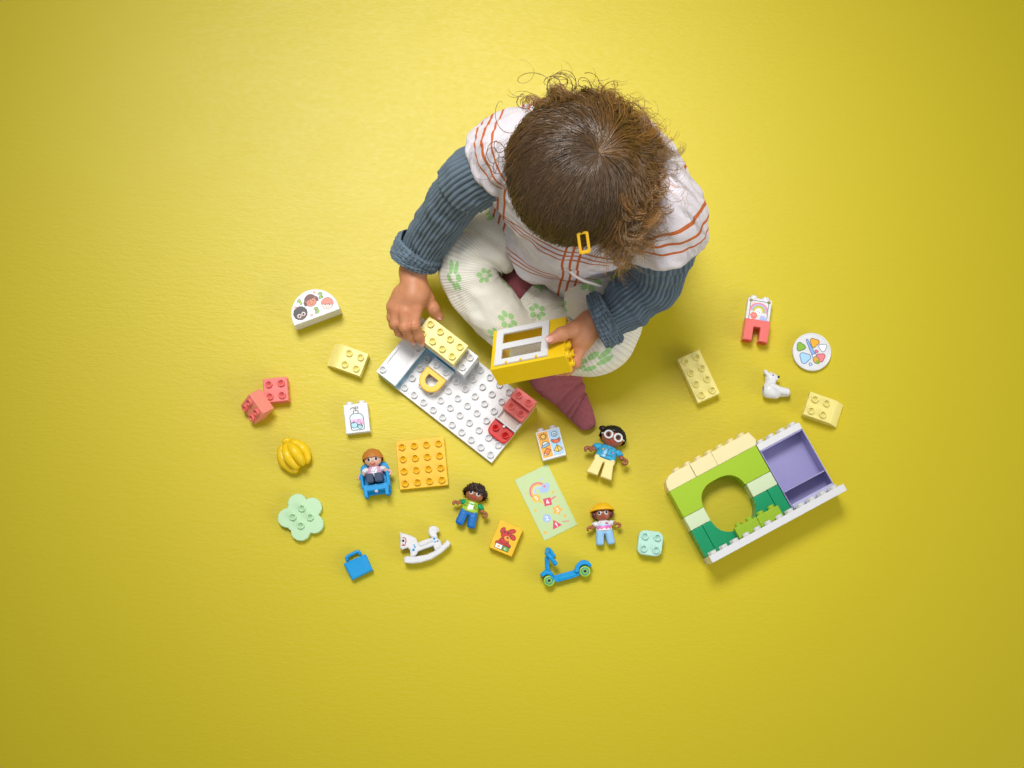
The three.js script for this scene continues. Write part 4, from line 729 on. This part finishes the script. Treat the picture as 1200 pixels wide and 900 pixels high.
// ---- the striped top: trunk and two short sleeves
{
  const f0 = union([
    cone(at(pelvis, -.050, .012, -.005), at(pelvis, .050, .012, -.005), .076, .076), cone(at(pelvis, 0, .02, .030), at(chest, 0, -.03, .03), .082, .078), cone(at(chest, -.050, .0, 0), at(chest, .050, .0, 0), .074, .074),
    cone(at(shR, .010, -.012, 0), at(shL, -.010, -.012, 0), .046, .046), cone(at(chest, -.03, .04, -.02), at(chest, .03, .04, -.02), .060, .060), cone(at(pelvis, -.062, -.02, .028), at(pelvis, .03, -.02, .062), .050, .050), cone(P(665, 312, .095), P(735, 312, .10), .034, .034), cone(P(594, 246, .132), P(628, 304, .125), .021, .024)], .03);
  const f = (x, y, z) => Math.max(f0(x, y, z) - .0045 * noise3(x * 14, y * 22, z * 14) - .002 * noise3(x * 40, y * 55, z * 40), .066 - y - .0 + .10 * Math.min(0, 0));
  const g = surface(f, V(-.12, .03, -.46), V(.26, .36, -.02), .0036), p = g.attributes.position, uv = [], v = V(0, 0, 0);
  for (let i = 0; i < p.count; i++) { v.fromBufferAttribute(p, i).sub(chest); const l = v.dot(lat), q = v.dot(fwd), o = noise3(v.x * 7, v.y * 7, v.z * 7) * .003; uv.push(l + o + .02, v.y * 1.0 - q * .9 + o); }
  g.setAttribute('uv', new THREE.Float32BufferAttribute(uv, 2));
  part('top', g, topMat, CH);
  const slTex = topTex.clone(); slTex.needsUpdate = true;
  const slMat = topMat.clone(); slMat.bumpMap = folds.clone(); slMat.bumpMap.repeat.set(.45, .45); slMat.bumpMap.needsUpdate = true; slMat.map = fabric(512, (c, n) => { c.fillStyle = '#e6dfe5'; c.fillRect(0, 0, n, n); c.strokeStyle = '#cc6a34'; for (const k of [.60, .69, .78]) { c.lineWidth = n * .023; c.beginPath(); c.moveTo(n * k, 0); c.lineTo(n * k, n); c.stroke(); } c.strokeStyle = '#d4a890'; c.lineWidth = n * .010; for (const k of [.2, .28, .36]) { c.beginPath(); c.moveTo(0, n * k); c.lineTo(n * .55, n * k); c.stroke(); } grain(c, n, 16); });
  const cap = (pts, r, name) => {
    const geo = sweep(pts, (s, a) => { const k = r(Math.min(s * 1.06, 1)) * (1 + .035 * Math.sin(a * 2 + 5 * s) + .02 * Math.sin(a * 5 - 7 * s)) + .0028 * noise3(s * 3 + pts[0].x * 40, Math.cos(a) * 1.3, Math.sin(a) * 1.3) + .0020 * noise3(s * 3, Math.cos(a + 1.5 * s) * 3.2, Math.sin(a + 1.5 * s) * 3.2 + pts[0].x * 30) - (s > .94 ? .003 * (s - .94) / .06 : 0); return [k, k * .96]; }, 34, 72, { cap: false });
    const u = geo.attributes.uv, L = u.getX(u.count - 1); for (let i = 0; i < u.count; i++) u.setXY(i, u.getX(i) / L, u.getY(i) / .09);
    return part(name, geo, slMat, CH);
  };
  cap([P(650, 190, .275), P(626, 176, .288), P(600, 178, .278), P(578, 190, .256)], table([[0, .050], [.4, .050], [1, .0485]]), 'short_sleeve');
  cap([P(728, 210, .275), P(756, 222, .292), P(774, 248, .276), P(778, 286, .238)], table([[0, .050], [.4, .053], [1, .0525]]), 'short_sleeve');
  part('drawstring', tube([P(663, 306, .215), P(668, 318, .205), P(682, 328, .190), P(697, 333, .178), P(706, 336, .173)], .0018, 40, 8, .02), plastic(.82, .76, .70, .8), CH);
}
// ---- ribbed knit sleeves
{
  const knit = new THREE.MeshPhysicalMaterial({ color: col(.145, .20, .25), roughness: .92, bumpMap: weave, bumpScale: .0006, sheen: .3, sheenRoughness: .6, sheenColor: col(.5, .6, .7) });
  const rib = (a, n) => Math.pow(Math.abs(Math.sin(a * n / 2)), .7);
  const sleeve = (pts, r, n, phase, parentName, cuffAt, amp = .0024, folds) => sweep(pts, (s, a) => {
    let k = r(s) + amp * (rib(a + .03 * Math.sin(s * 7 + phase), n) - .6) + .0016 * noise3(s * 9, Math.cos(a) * 1.6, Math.sin(a) * 1.6 + phase);
    if (folds) k += folds(s, a);
    return k;
  }, 150, 384, { cap: false });
  const upR = part('knit_sleeve', sleeve(armR, table([[0, .034], [.16, .0370], [.30, .0380], [.345, .0375], [.38, .0315], [.55, .0305], [.8, .0285], [.90, .0262], [1, .0235]]), 34, 0, '', 1, .0026, (s, a) => .0022 * Math.sin(s * 26 + 1.4 * Math.sin(a)) * smooth(.4, .5, s) * (1 - smooth(.55, .75, s)) * (.5 + .5 * Math.cos(a - 1))), knit, CH);
  part('knit_cuff', sleeve([P(495, 287, .116), P(489, 297, .107), P(484, 309, .099)], table([[0, .0295], [.1, .0325], [.5, .0330], [.9, .0318], [.97, .0290], [1, .0262]]), 34, 1, '', 1, .0018), knit, CH);
  part('knit_sleeve', sleeve(armL, table([[0, .036], [.12, .039], [.27, .0400], [.33, .040], [.37, .0345], [.55, .0325], [.72, .0310], [.80, .0335], [.84, .0300], [.90, .0265], [1, .0235]]), 34, 2, '', 1, .0026, (s, a) => .0022 * Math.sin(s * 24) * smooth(.4, .5, s) * (1 - smooth(.6, .8, s)) * (.5 + .5 * Math.cos(a + 1))), knit, CH);
  part('knit_cuff', sleeve([P(717, 368.5, .160), P(707, 374, .158), P(697, 378, .156)], table([[0, .0300], [.1, .0345], [.5, .0358], [.9, .0342], [.97, .0300], [1, .0258]]), 34, 3, '', 1, .0018), knit, CH);
}
// ---- trousers
{
  const T = .15, tex = fabric(1024, (g, n) => {
    g.fillStyle = '#ece8da'; g.fillRect(0, 0, n, n);
    const clover = (x, y, r, rot) => { g.fillStyle = '#a6d68e'; for (let i = 0; i < 6; i++) { g.save(); g.translate(x, y); g.rotate(rot + i * Math.PI / 3); g.beginPath(); g.ellipse(r * .62, 0, r * .34, r * .27, 0, 0, 7); g.fill(); g.restore(); } };
    for (const [x, y, q] of [[.14, .18, .2], [.62, .10, .6], [.38, .52, .1], [.86, .55, .9], [.12, .84, .5], [.66, .86, .3]]) for (const dx of [-1, 0, 1]) for (const dy of [-1, 0, 1]) clover((x + dx) * n, (y + dy) * n, n * .098, q);
    g.globalAlpha = .16; g.fillStyle = '#8c8878'; const m = 60; for (let i = 0; i < m; i++) g.fillRect(i * n / m, 0, n / m * .38, n); g.globalAlpha = 1; grain(g, n, 18);
  });
  tex.repeat.set(1 / T, 1 / T);
  const ribs = speckle(256, (u, v) => .5 + .4 * Math.sin(u * 2 * Math.PI * 20) + .1 * tnoise(u, v, 20, 40, 41)); ribs.repeat.set(1 / .05, 1 / .05);
  const mat = new THREE.MeshPhysicalMaterial({ map: tex, bumpMap: ribs, bumpScale: .0005, roughness: .92, sheen: .2, sheenRoughness: .7, side: THREE.DoubleSide });
  const fold = (s, a, ph) => .0022 * noise3(s * 5 + ph, Math.cos(a) * 1.2, Math.sin(a) * 1.2) + .0007 * noise3(s * 19 + ph, Math.cos(a) * 2.4, Math.sin(a) * 2.4);
  const leg = (pts, r, ph, k) => sweep(pts, (s, a) => { const q = r(s) + fold(s, a, ph) + k(s, a); return [q * .98, q * 1.04]; }, 150, 96, { cap: false, vLen: .30, ten: .5 });
  const crease = (s, a, c, w, d) => d * Math.exp(-(((s - c) / w) ** 2));
  part('trouser_leg', leg(legR, table([[0, .060], [.25, .053], [.40, .0455], [.50, .0400], [.62, .0345], [.85, .0325], [1, .034]]), 1, (s, a) => crease(s, a, .40 + .05 * Math.sin(a), .018, -.005) + crease(s, a, .47 + .05 * Math.sin(a + .6), .014, -.004) + crease(s, a, .31 + .06 * Math.sin(a), .02, -.003)), mat, CH);
  part('trouser_leg', leg(legL, table([[0, .060], [.25, .056], [.42, .052], [.55, .046], [.68, .039], [.85, .0345], [.98, .0325], [1, .031]]), 5, (s, a) => crease(s, a, .93 + .03 * Math.sin(a), .012, -.003) + crease(s, a, .84 + .04 * Math.sin(a + 2), .015, -.0035)), mat, CH);
  const seatF = union([cone(at(pelvis, -.05, -.012, .0), at(pelvis, .05, -.012, .0), .074, .074), cone(at(pelvis, -.03, -.02, .05), at(pelvis, .03, -.02, .05), .055, .055)], .03), gS = surface(seatF, V(-.1, -.002, -.44), V(.25, .2, -.03), .005), p = gS.attributes.position, uv = [];
  for (let i = 0; i < p.count; i++) uv.push(p.getX(i), p.getZ(i) + p.getY(i)); gS.setAttribute('uv', new THREE.Float32BufferAttribute(uv, 2));
  part('trouser_seat', gS, mat, CH);
}
// ---- socks
{
  const sock = new THREE.MeshPhysicalMaterial({ color: col(.40, .105, .125), roughness: .95, bumpMap: speckle(256, (u, v) => .5 + .32 * Math.sin(u * 2 * Math.PI * 6) + .18 * Math.sin(v * 2 * Math.PI * 16 + 2 * Math.sin(u * 12.57)) + .1 * tnoise(u, v, 30, 30, 71)), bumpScale: .0011, sheen: .5, sheenRoughness: .5, sheenColor: col(.75, .45, .45) });
  const uvOf = (g) => { const p = g.attributes.position, uv = []; for (let i = 0; i < p.count; i++) uv.push((p.getX(i) * .85 - p.getZ(i) * .53 + p.getY(i)) / .016, (p.getX(i) * .53 + p.getZ(i) * .85) / .016); g.setAttribute('uv', new THREE.Float32BufferAttribute(uv, 2)); return g; };
  const q = (x, y, h) => P(x, y, h);
  const ft = union([cone(q(632, 420, .052), q(648, 442, .036), .027, .0265), cone(q(648, 442, .036), q(685, 496, .012), .0265, .0100), cone(q(664, 440, .028), q(690, 492, .012), .0200, .0085)], .010);
  const cr = (x, y, z) => { const a = q(674, 481, .03), d = V(.62, 0, 1).normalize(), t = (x - a.x) * d.x + (z - a.z) * d.z, s = (x - a.x) * d.z - (z - a.z) * d.x; return .0020 * Math.exp(-(((t + .55 * s) / .0022) ** 2)) + .0014 * Math.exp(-(((t + .022 + .2 * s) / .0024) ** 2)) + .0012 * Math.exp(-(((t + .034 - .3 * s) / .002) ** 2)) + .0016 * Math.exp(-(((t + .35 * s + .007) / .002) ** 2)) + .0004 * Math.exp(-(((t - .022) / .0016) ** 2)); };
  const ground = (x, y, z) => Math.max(ft(x, y, z) + cr(x, y, z) -   .0007 * noise3(x * 40, y * 40, z * 40) - .0004 * noise3(x * 120, y * 120, z * 120), .0006 - y);
  part('sock', uvOf(surface(ground, V(-.03, -.002, -.09), V(.14, .10, .11), .0020)), sock, CH);
  const f2 = union([cone(q(622, 355, .055), q(606, 338, .056), .022, .027), cone(q(606, 338, .056), q(576, 318, .036), .027, .018)], .012);
  const sockDark = sock; part('sock', uvOf(surface(f2, V(-.10, .0, -.22), V(.06, .12, -.06), .0024)), sockDark, CH);
}
// ---- hair: a cap and several thousand locks that leave the crown, follow the head and hang free
{
  const cloud = new THREE.MeshPhysicalMaterial({ color: col(.055, .026, .011), roughness: .6 });
  const E = [headR, headU, headF], RX = [.0650, .0715, .0735];
  const toL = (v) => [v.dot(headR), v.dot(headU), v.dot(headF)];
  const crown = P(706, 176, .425).sub(headC).normalize();
  const onHead = (d, off) => { const l = toL(d), k = 1 / Math.hypot(l[0] / (RX[0] + off), l[1] / (RX[1] + off), l[2] / (RX[2] + off)); return headC.clone().addScaledVector(d, k); };
  const capF = ellipsoid(headC, E, RX), nk = V(0, 0, 0);
  const hair = part('hair', surface((x, y, z) => Math.max(capF(x, y, z) + .0015, -((x - headC.x) * (-headF.x) + (y - headC.y) * (-headF.y) + (z - headC.z) * (-headF.z)) - .062), headC.clone().addScalar(-.11), headC.clone().addScalar(.11), .004), cloud, CH);
  const e1 = V(0, 0, 1).addScaledVector(crown, -crown.z).normalize(), e2 = crown.clone().cross(e1);      // e1: toward the picture's bottom (brow), e2: round the crown
  const dirAt = (th, ph) => crown.clone().multiplyScalar(Math.cos(th)).addScaledVector(e1, Math.sin(th) * Math.cos(ph)).addScaledVector(e2, Math.sin(th) * Math.sin(ph));
  const right = (d) => d.x;                                            // + toward the picture's right
  const pos = [], colr = [], idx = [];
  const lock = (pts, r0, c, lo = 0) => {
    const n = pts.length, base = pos.length / 3;
    let N = V(.3, 1, .2);
    for (let i = 0; i < n; i++) {
      const T = pts[Math.min(i + 1, n - 1)].clone().sub(pts[Math.max(i - 1, 0)]).normalize(); N.addScaledVector(T, -N.dot(T)).normalize(); const B = T.clone().cross(N), s = i / (n - 1), r = r0 * (1 - .75 * s * s);
      for (let j = 0; j < 3; j++) { const a = j * 2.0944, q = pts[i].clone().addScaledVector(N, Math.cos(a) * r).addScaledVector(B, Math.sin(a) * r); pos.push(q.x, q.y, q.z); const t = 1 + (.3 + .9 * lo) * s; colr.push(c[0] * t, c[1] * t, c[2] * t); }
    }
    for (let i = 0; i < n - 1; i++) for (let j = 0; j < 3; j++) { const a = base + i * 3 + j, b = base + i * 3 + (j + 1) % 3; idx.push(a, b, a + 3, b, b + 3, a + 3); }
  };
  const tint = (lo, h) => { const k = h === undefined ? .7 + .5 * rnd() : .60 + .55 * h + .2 * rnd(), w = rnd(); return [.088 * k * (1 + .3 * w) * (1 + 1.0 * lo),   .048 * k * (1 + .15 * w) * (1 + .85 * lo), .018 * k * (1 - .25 * w) * (1 + .2 * lo)]; };
  const N = 12500;
  for (let q = 0; q < N; q++) {
    const ph = rnd() * 2 * Math.PI, cid = Math.floor(ph * 17), pc = (cid + .5) / 17, lv = Math.floor(rnd() * 3), clump = cid + 120 * lv, hh = (k) => { const x = Math.sin(clump * 12.9898 + k * 78.233) * 43758.5453; return x - Math.floor(x); }, d0 = dirAt(1.2, ph), rt = right(d0), back = -d0.z;
    const side = smooth(-.15, .7, rt) * smooth(-.75, -.2, back), rear = smooth(.25, .85, back), loose = clamp(.06 + .94 * side + .25 * rear, 0, 1), front = smooth(.35, .85, d0.z);   // fluffy at the back and over one ear
    const early = loose > .3 && hh(1) < .65 * loose ? .12 + .45 * hh(2) + .06 * rnd() : 0;
    const th0 = .004 + Math.pow(rnd(), .75) * (1.30 - early), layer = .001 + rnd() * (.0040 + .012 * loose), pts = [], cl = noise3(clump * 3.1, 7, 1), cl2 = noise3(clump * 1.7, 3, 9);
    const thE = Math.max(th0 + .15, 1.62 + .22 * rnd() - .14 * loose - early), puff = loose * (.006 + .014 * hh(3) + .005 * rnd()), wv = 4 + 4 * hh(4), wp = hh(5) * 7 + .5 * rnd();
    const n1 = 8; let d, tan;
    for (let i = 0; i <= n1; i++) {
      const t = i / n1, th = lerp(th0, thE, t), bend = -.42 * Math.sin(ph) * (th - th0) * smooth(.1, .9, th);
      d = dirAt(th, lerp(ph, pc, (.25 + .4 * loose) * t * t) + bend + .12 * cl * t + (.055 + .05 * loose) * Math.sin(th * wv + wp) * smooth(.3, 1, th));
      pts.push(onHead(d, layer * smooth(0, .35, th) + puff * smooth(.5, 1.4, th) + (.0026 * smooth(.15, .6, th) + .0020 * loose * smooth(.5, 1.2, th)) * noise3(d.x * 14 + clump, d.y * 14, th * 4 + (q % 7) * .05)));
    }
    let p = pts[pts.length - 1].clone(), v = p.clone().sub(pts[pts.length - 2]).normalize();
    const out = d.clone().setY(0).normalize(), n2 = 9, w = 2.2 + 2.6 * hh(6), pz = 7 * hh(7) + .5 * rnd(), amp = loose * (.45 + .55 * hh(8)), len = (.014 + .016 * rnd()) * + .012 * front + loose * (.014 + .044 * hh(9) + .010 * rnd());
    tan = V(0, 1, 0).cross(out);
    for (let i = 1; i <= n2; i++) {
      const t = i / n2; v.addScaledVector(V(0, -1, 0), .20 - .10 * loose * (1 - t)).addScaledVector(out, .26 * loose * (1 - t) - .20 * (1 - loose)).addScaledVector(tan, amp * .5 * Math.sin(t * w * 2 + pz) + .25 * cl2 * loose).addScaledVector(out, amp * .42 * Math.cos(t * w * 2 + pz)).normalize();
      p = p.clone().addScaledVector(v, len / n2); pts.push(p);
    }
    const fz = Math.sin(Math.floor(ph * 38 + .4 * Math.sin(th0 * 5)) * 91.17 + lv * 17.3) * 43758.5453; lock(pts, .00030 + .00022 * rnd(), tint(loose, fz - Math.floor(fz)), loose);
  }
  // ringlets: bundles of strands that wave together over the ear, the nape and the shoulder
  for (let b = 0; b < 170; b++) {
    const u = rnd(), ph = u < .72 ? Math.PI * (.20 + .50 * rnd()) : Math.PI * (.7 + .5 * rnd()), th = (u < .72 ? .50 : .8) + .75 * Math.sqrt(rnd()), d = dirAt(th, ph), start = onHead(d, .006 + .012 * rnd()), out = d.clone().setY(0).normalize(), tan = V(0, 1, 0).cross(out).normalize(), small = u < .72 ? 1 : .55;
    const L = (.034 + .042 * rnd()) * small, amp = (.0022 + .0034 * rnd()) * small, w = 1.2 + 1.6 * rnd(), p0 = rnd() * 6.28, drop = .25 + .9 * rnd(), sw = (rnd() - .35) * .9, n = 22, m = 12 + Math.floor(10 * rnd()), tt = tint(.5 + .6 * rnd()).map((x, i) => x * [1.2, 1.2, 1.05][i]);
    const along = dirAt(th + .25, ph - .12).sub(d).normalize();
    for (let k = 0; k < m; k++) {
      const o1 = (rnd() - .5) * .013, o2 = (rnd() - .5) * .008, cut = .8 + .3 * rnd(), f = (rnd() - .5) * 1.3, pts = [];
      for (let i = 0; i <= n; i++) { const t = i / n * cut, a = p0 + t * w * 6.28 + f * t, e = amp * smooth(0, .35, t) * (1 + .8 * t), g = 1 - .35 * t; pts.push(start.clone().addScaledVector(along, L * Math.min(t, .45) * 1.0).addScaledVector(out, L * t * .62 + e * Math.cos(a) + o2 * g).addScaledVector(tan, e * Math.sin(a) + o1 * g + sw * L * t).add(V(0, -drop * L * t * t + e * .5 * Math.sin(a + 1), 0))); }
      const c = 1 + .3 * (rnd() - .5); lock(pts, .00030 + .0002 * rnd(), tt.map((x) => x * c), .4);
    }
  }
  // single curls that stand off at the back and over the ear
  for (let q = 0; q < 60; q++) {
    const u = rnd(), ph = u < .35 ? Math.PI + (rnd() - .5) * 1.5 : u < .92 ? Math.PI * (.42 + .5 * rnd()) : Math.PI * (1.2 + .3 * rnd()), d = dirAt(1.15 + .3 * rnd(), ph), p0 = onHead(d, .010 + .014 * rnd()), out = d.clone().setY(d.y * .4 + .1).normalize(), tan = V(0, 1, 0).cross(out).normalize(), pts = [];
    const R = .005 + .014 * rnd() * rnd(), turns = .7 + 1.0 * rnd(), L = .008 + .026 * rnd(), dir = rnd() < .5 ? -1 : 1, n = 30, yaw = rnd() * 1.2 - .6;
    for (let i = 0; i <= n; i++) { const t = i / n, a = t * turns * 2 * Math.PI; pts.push(p0.clone().addScaledVector(out, L * t + R * (1 - Math.cos(a)) * .8).addScaledVector(tan, dir * R * Math.sin(a) + yaw * L * t).add(V(0, -.010 * t + .006 * Math.sin(a + q), 0))); }
    lock(pts, .00040 + .0002 * rnd(), tint(.5), 0);
  }
  const g = new THREE.BufferGeometry(); g.setAttribute('position', new THREE.Float32BufferAttribute(pos, 3)); g.setAttribute('color', new THREE.Float32BufferAttribute(colr, 3)); g.setIndex(idx); g.computeVertexNormals();
  const strands = part('locks', g, new THREE.MeshPhysicalMaterial({ vertexColors: true, roughness: .36, ior: 1.9, specularIntensity: 1 }), hair);
  strands.userData.kind = 'stuff';
  // hair clip on the brow
  const a = P(683, 281, .40), dir = camera.position.clone().sub(a).normalize();
  let hit = null; for (let t = -.2; t < .2 && !hit; t += .0005) { const p = a.clone().addScaledVector(dir, -t), l = toL(p.clone().sub(headC)); if (Math.hypot(l[0] / (RX[0] + .0085), l[1] / (RX[1] + .0085), l[2] / (RX[2] + .0085)) < 1) hit = p; }
  if (hit) {
    const l = toL(hit.clone().sub(headC)), n = headR.clone().multiplyScalar(l[0] / RX[0] ** 2).addScaledVector(headU, l[1] / RX[1] ** 2).addScaledVector(headF, l[2] / RX[2] ** 2).normalize();
    n.lerp(dir, .55).normalize();
    const z = cU.clone().negate().addScaledVector(cR, .14); z.addScaledVector(dir, -z.dot(n) / dir.dot(n)).normalize();
    const s = new THREE.Shape(), h = new THREE.Path(), w = .0066, L = .0142; for (const [k, ww, ll, r] of [[s, w, L, .003], [h, w - .0034, L - .0036, .0014]]) { k.moveTo(-ww + r, -ll); k.lineTo(ww - r, -ll); k.absarc(ww - r, -ll + r, r, -Math.PI / 2, 0); k.lineTo(ww, ll - r); k.absarc(ww - r, ll - r, r, 0, Math.PI / 2); k.lineTo(-ww + r, ll); k.absarc(-ww + r, ll - r, r, Math.PI / 2, Math.PI); k.lineTo(-ww, -ll + r); k.absarc(-ww + r, -ll + r, r, Math.PI, 1.5 * Math.PI); } s.holes.push(h);
    const clip = part('hair_clip', extrude(s, .0028, .0008, 6).rotateX(-Math.PI / 2), C.orange, CH);
    basis(clip, n.clone().cross(z), n, z, hit.addScaledVector(n, .0045));
  }
}
//@@END
renderer.render(scene, camera);
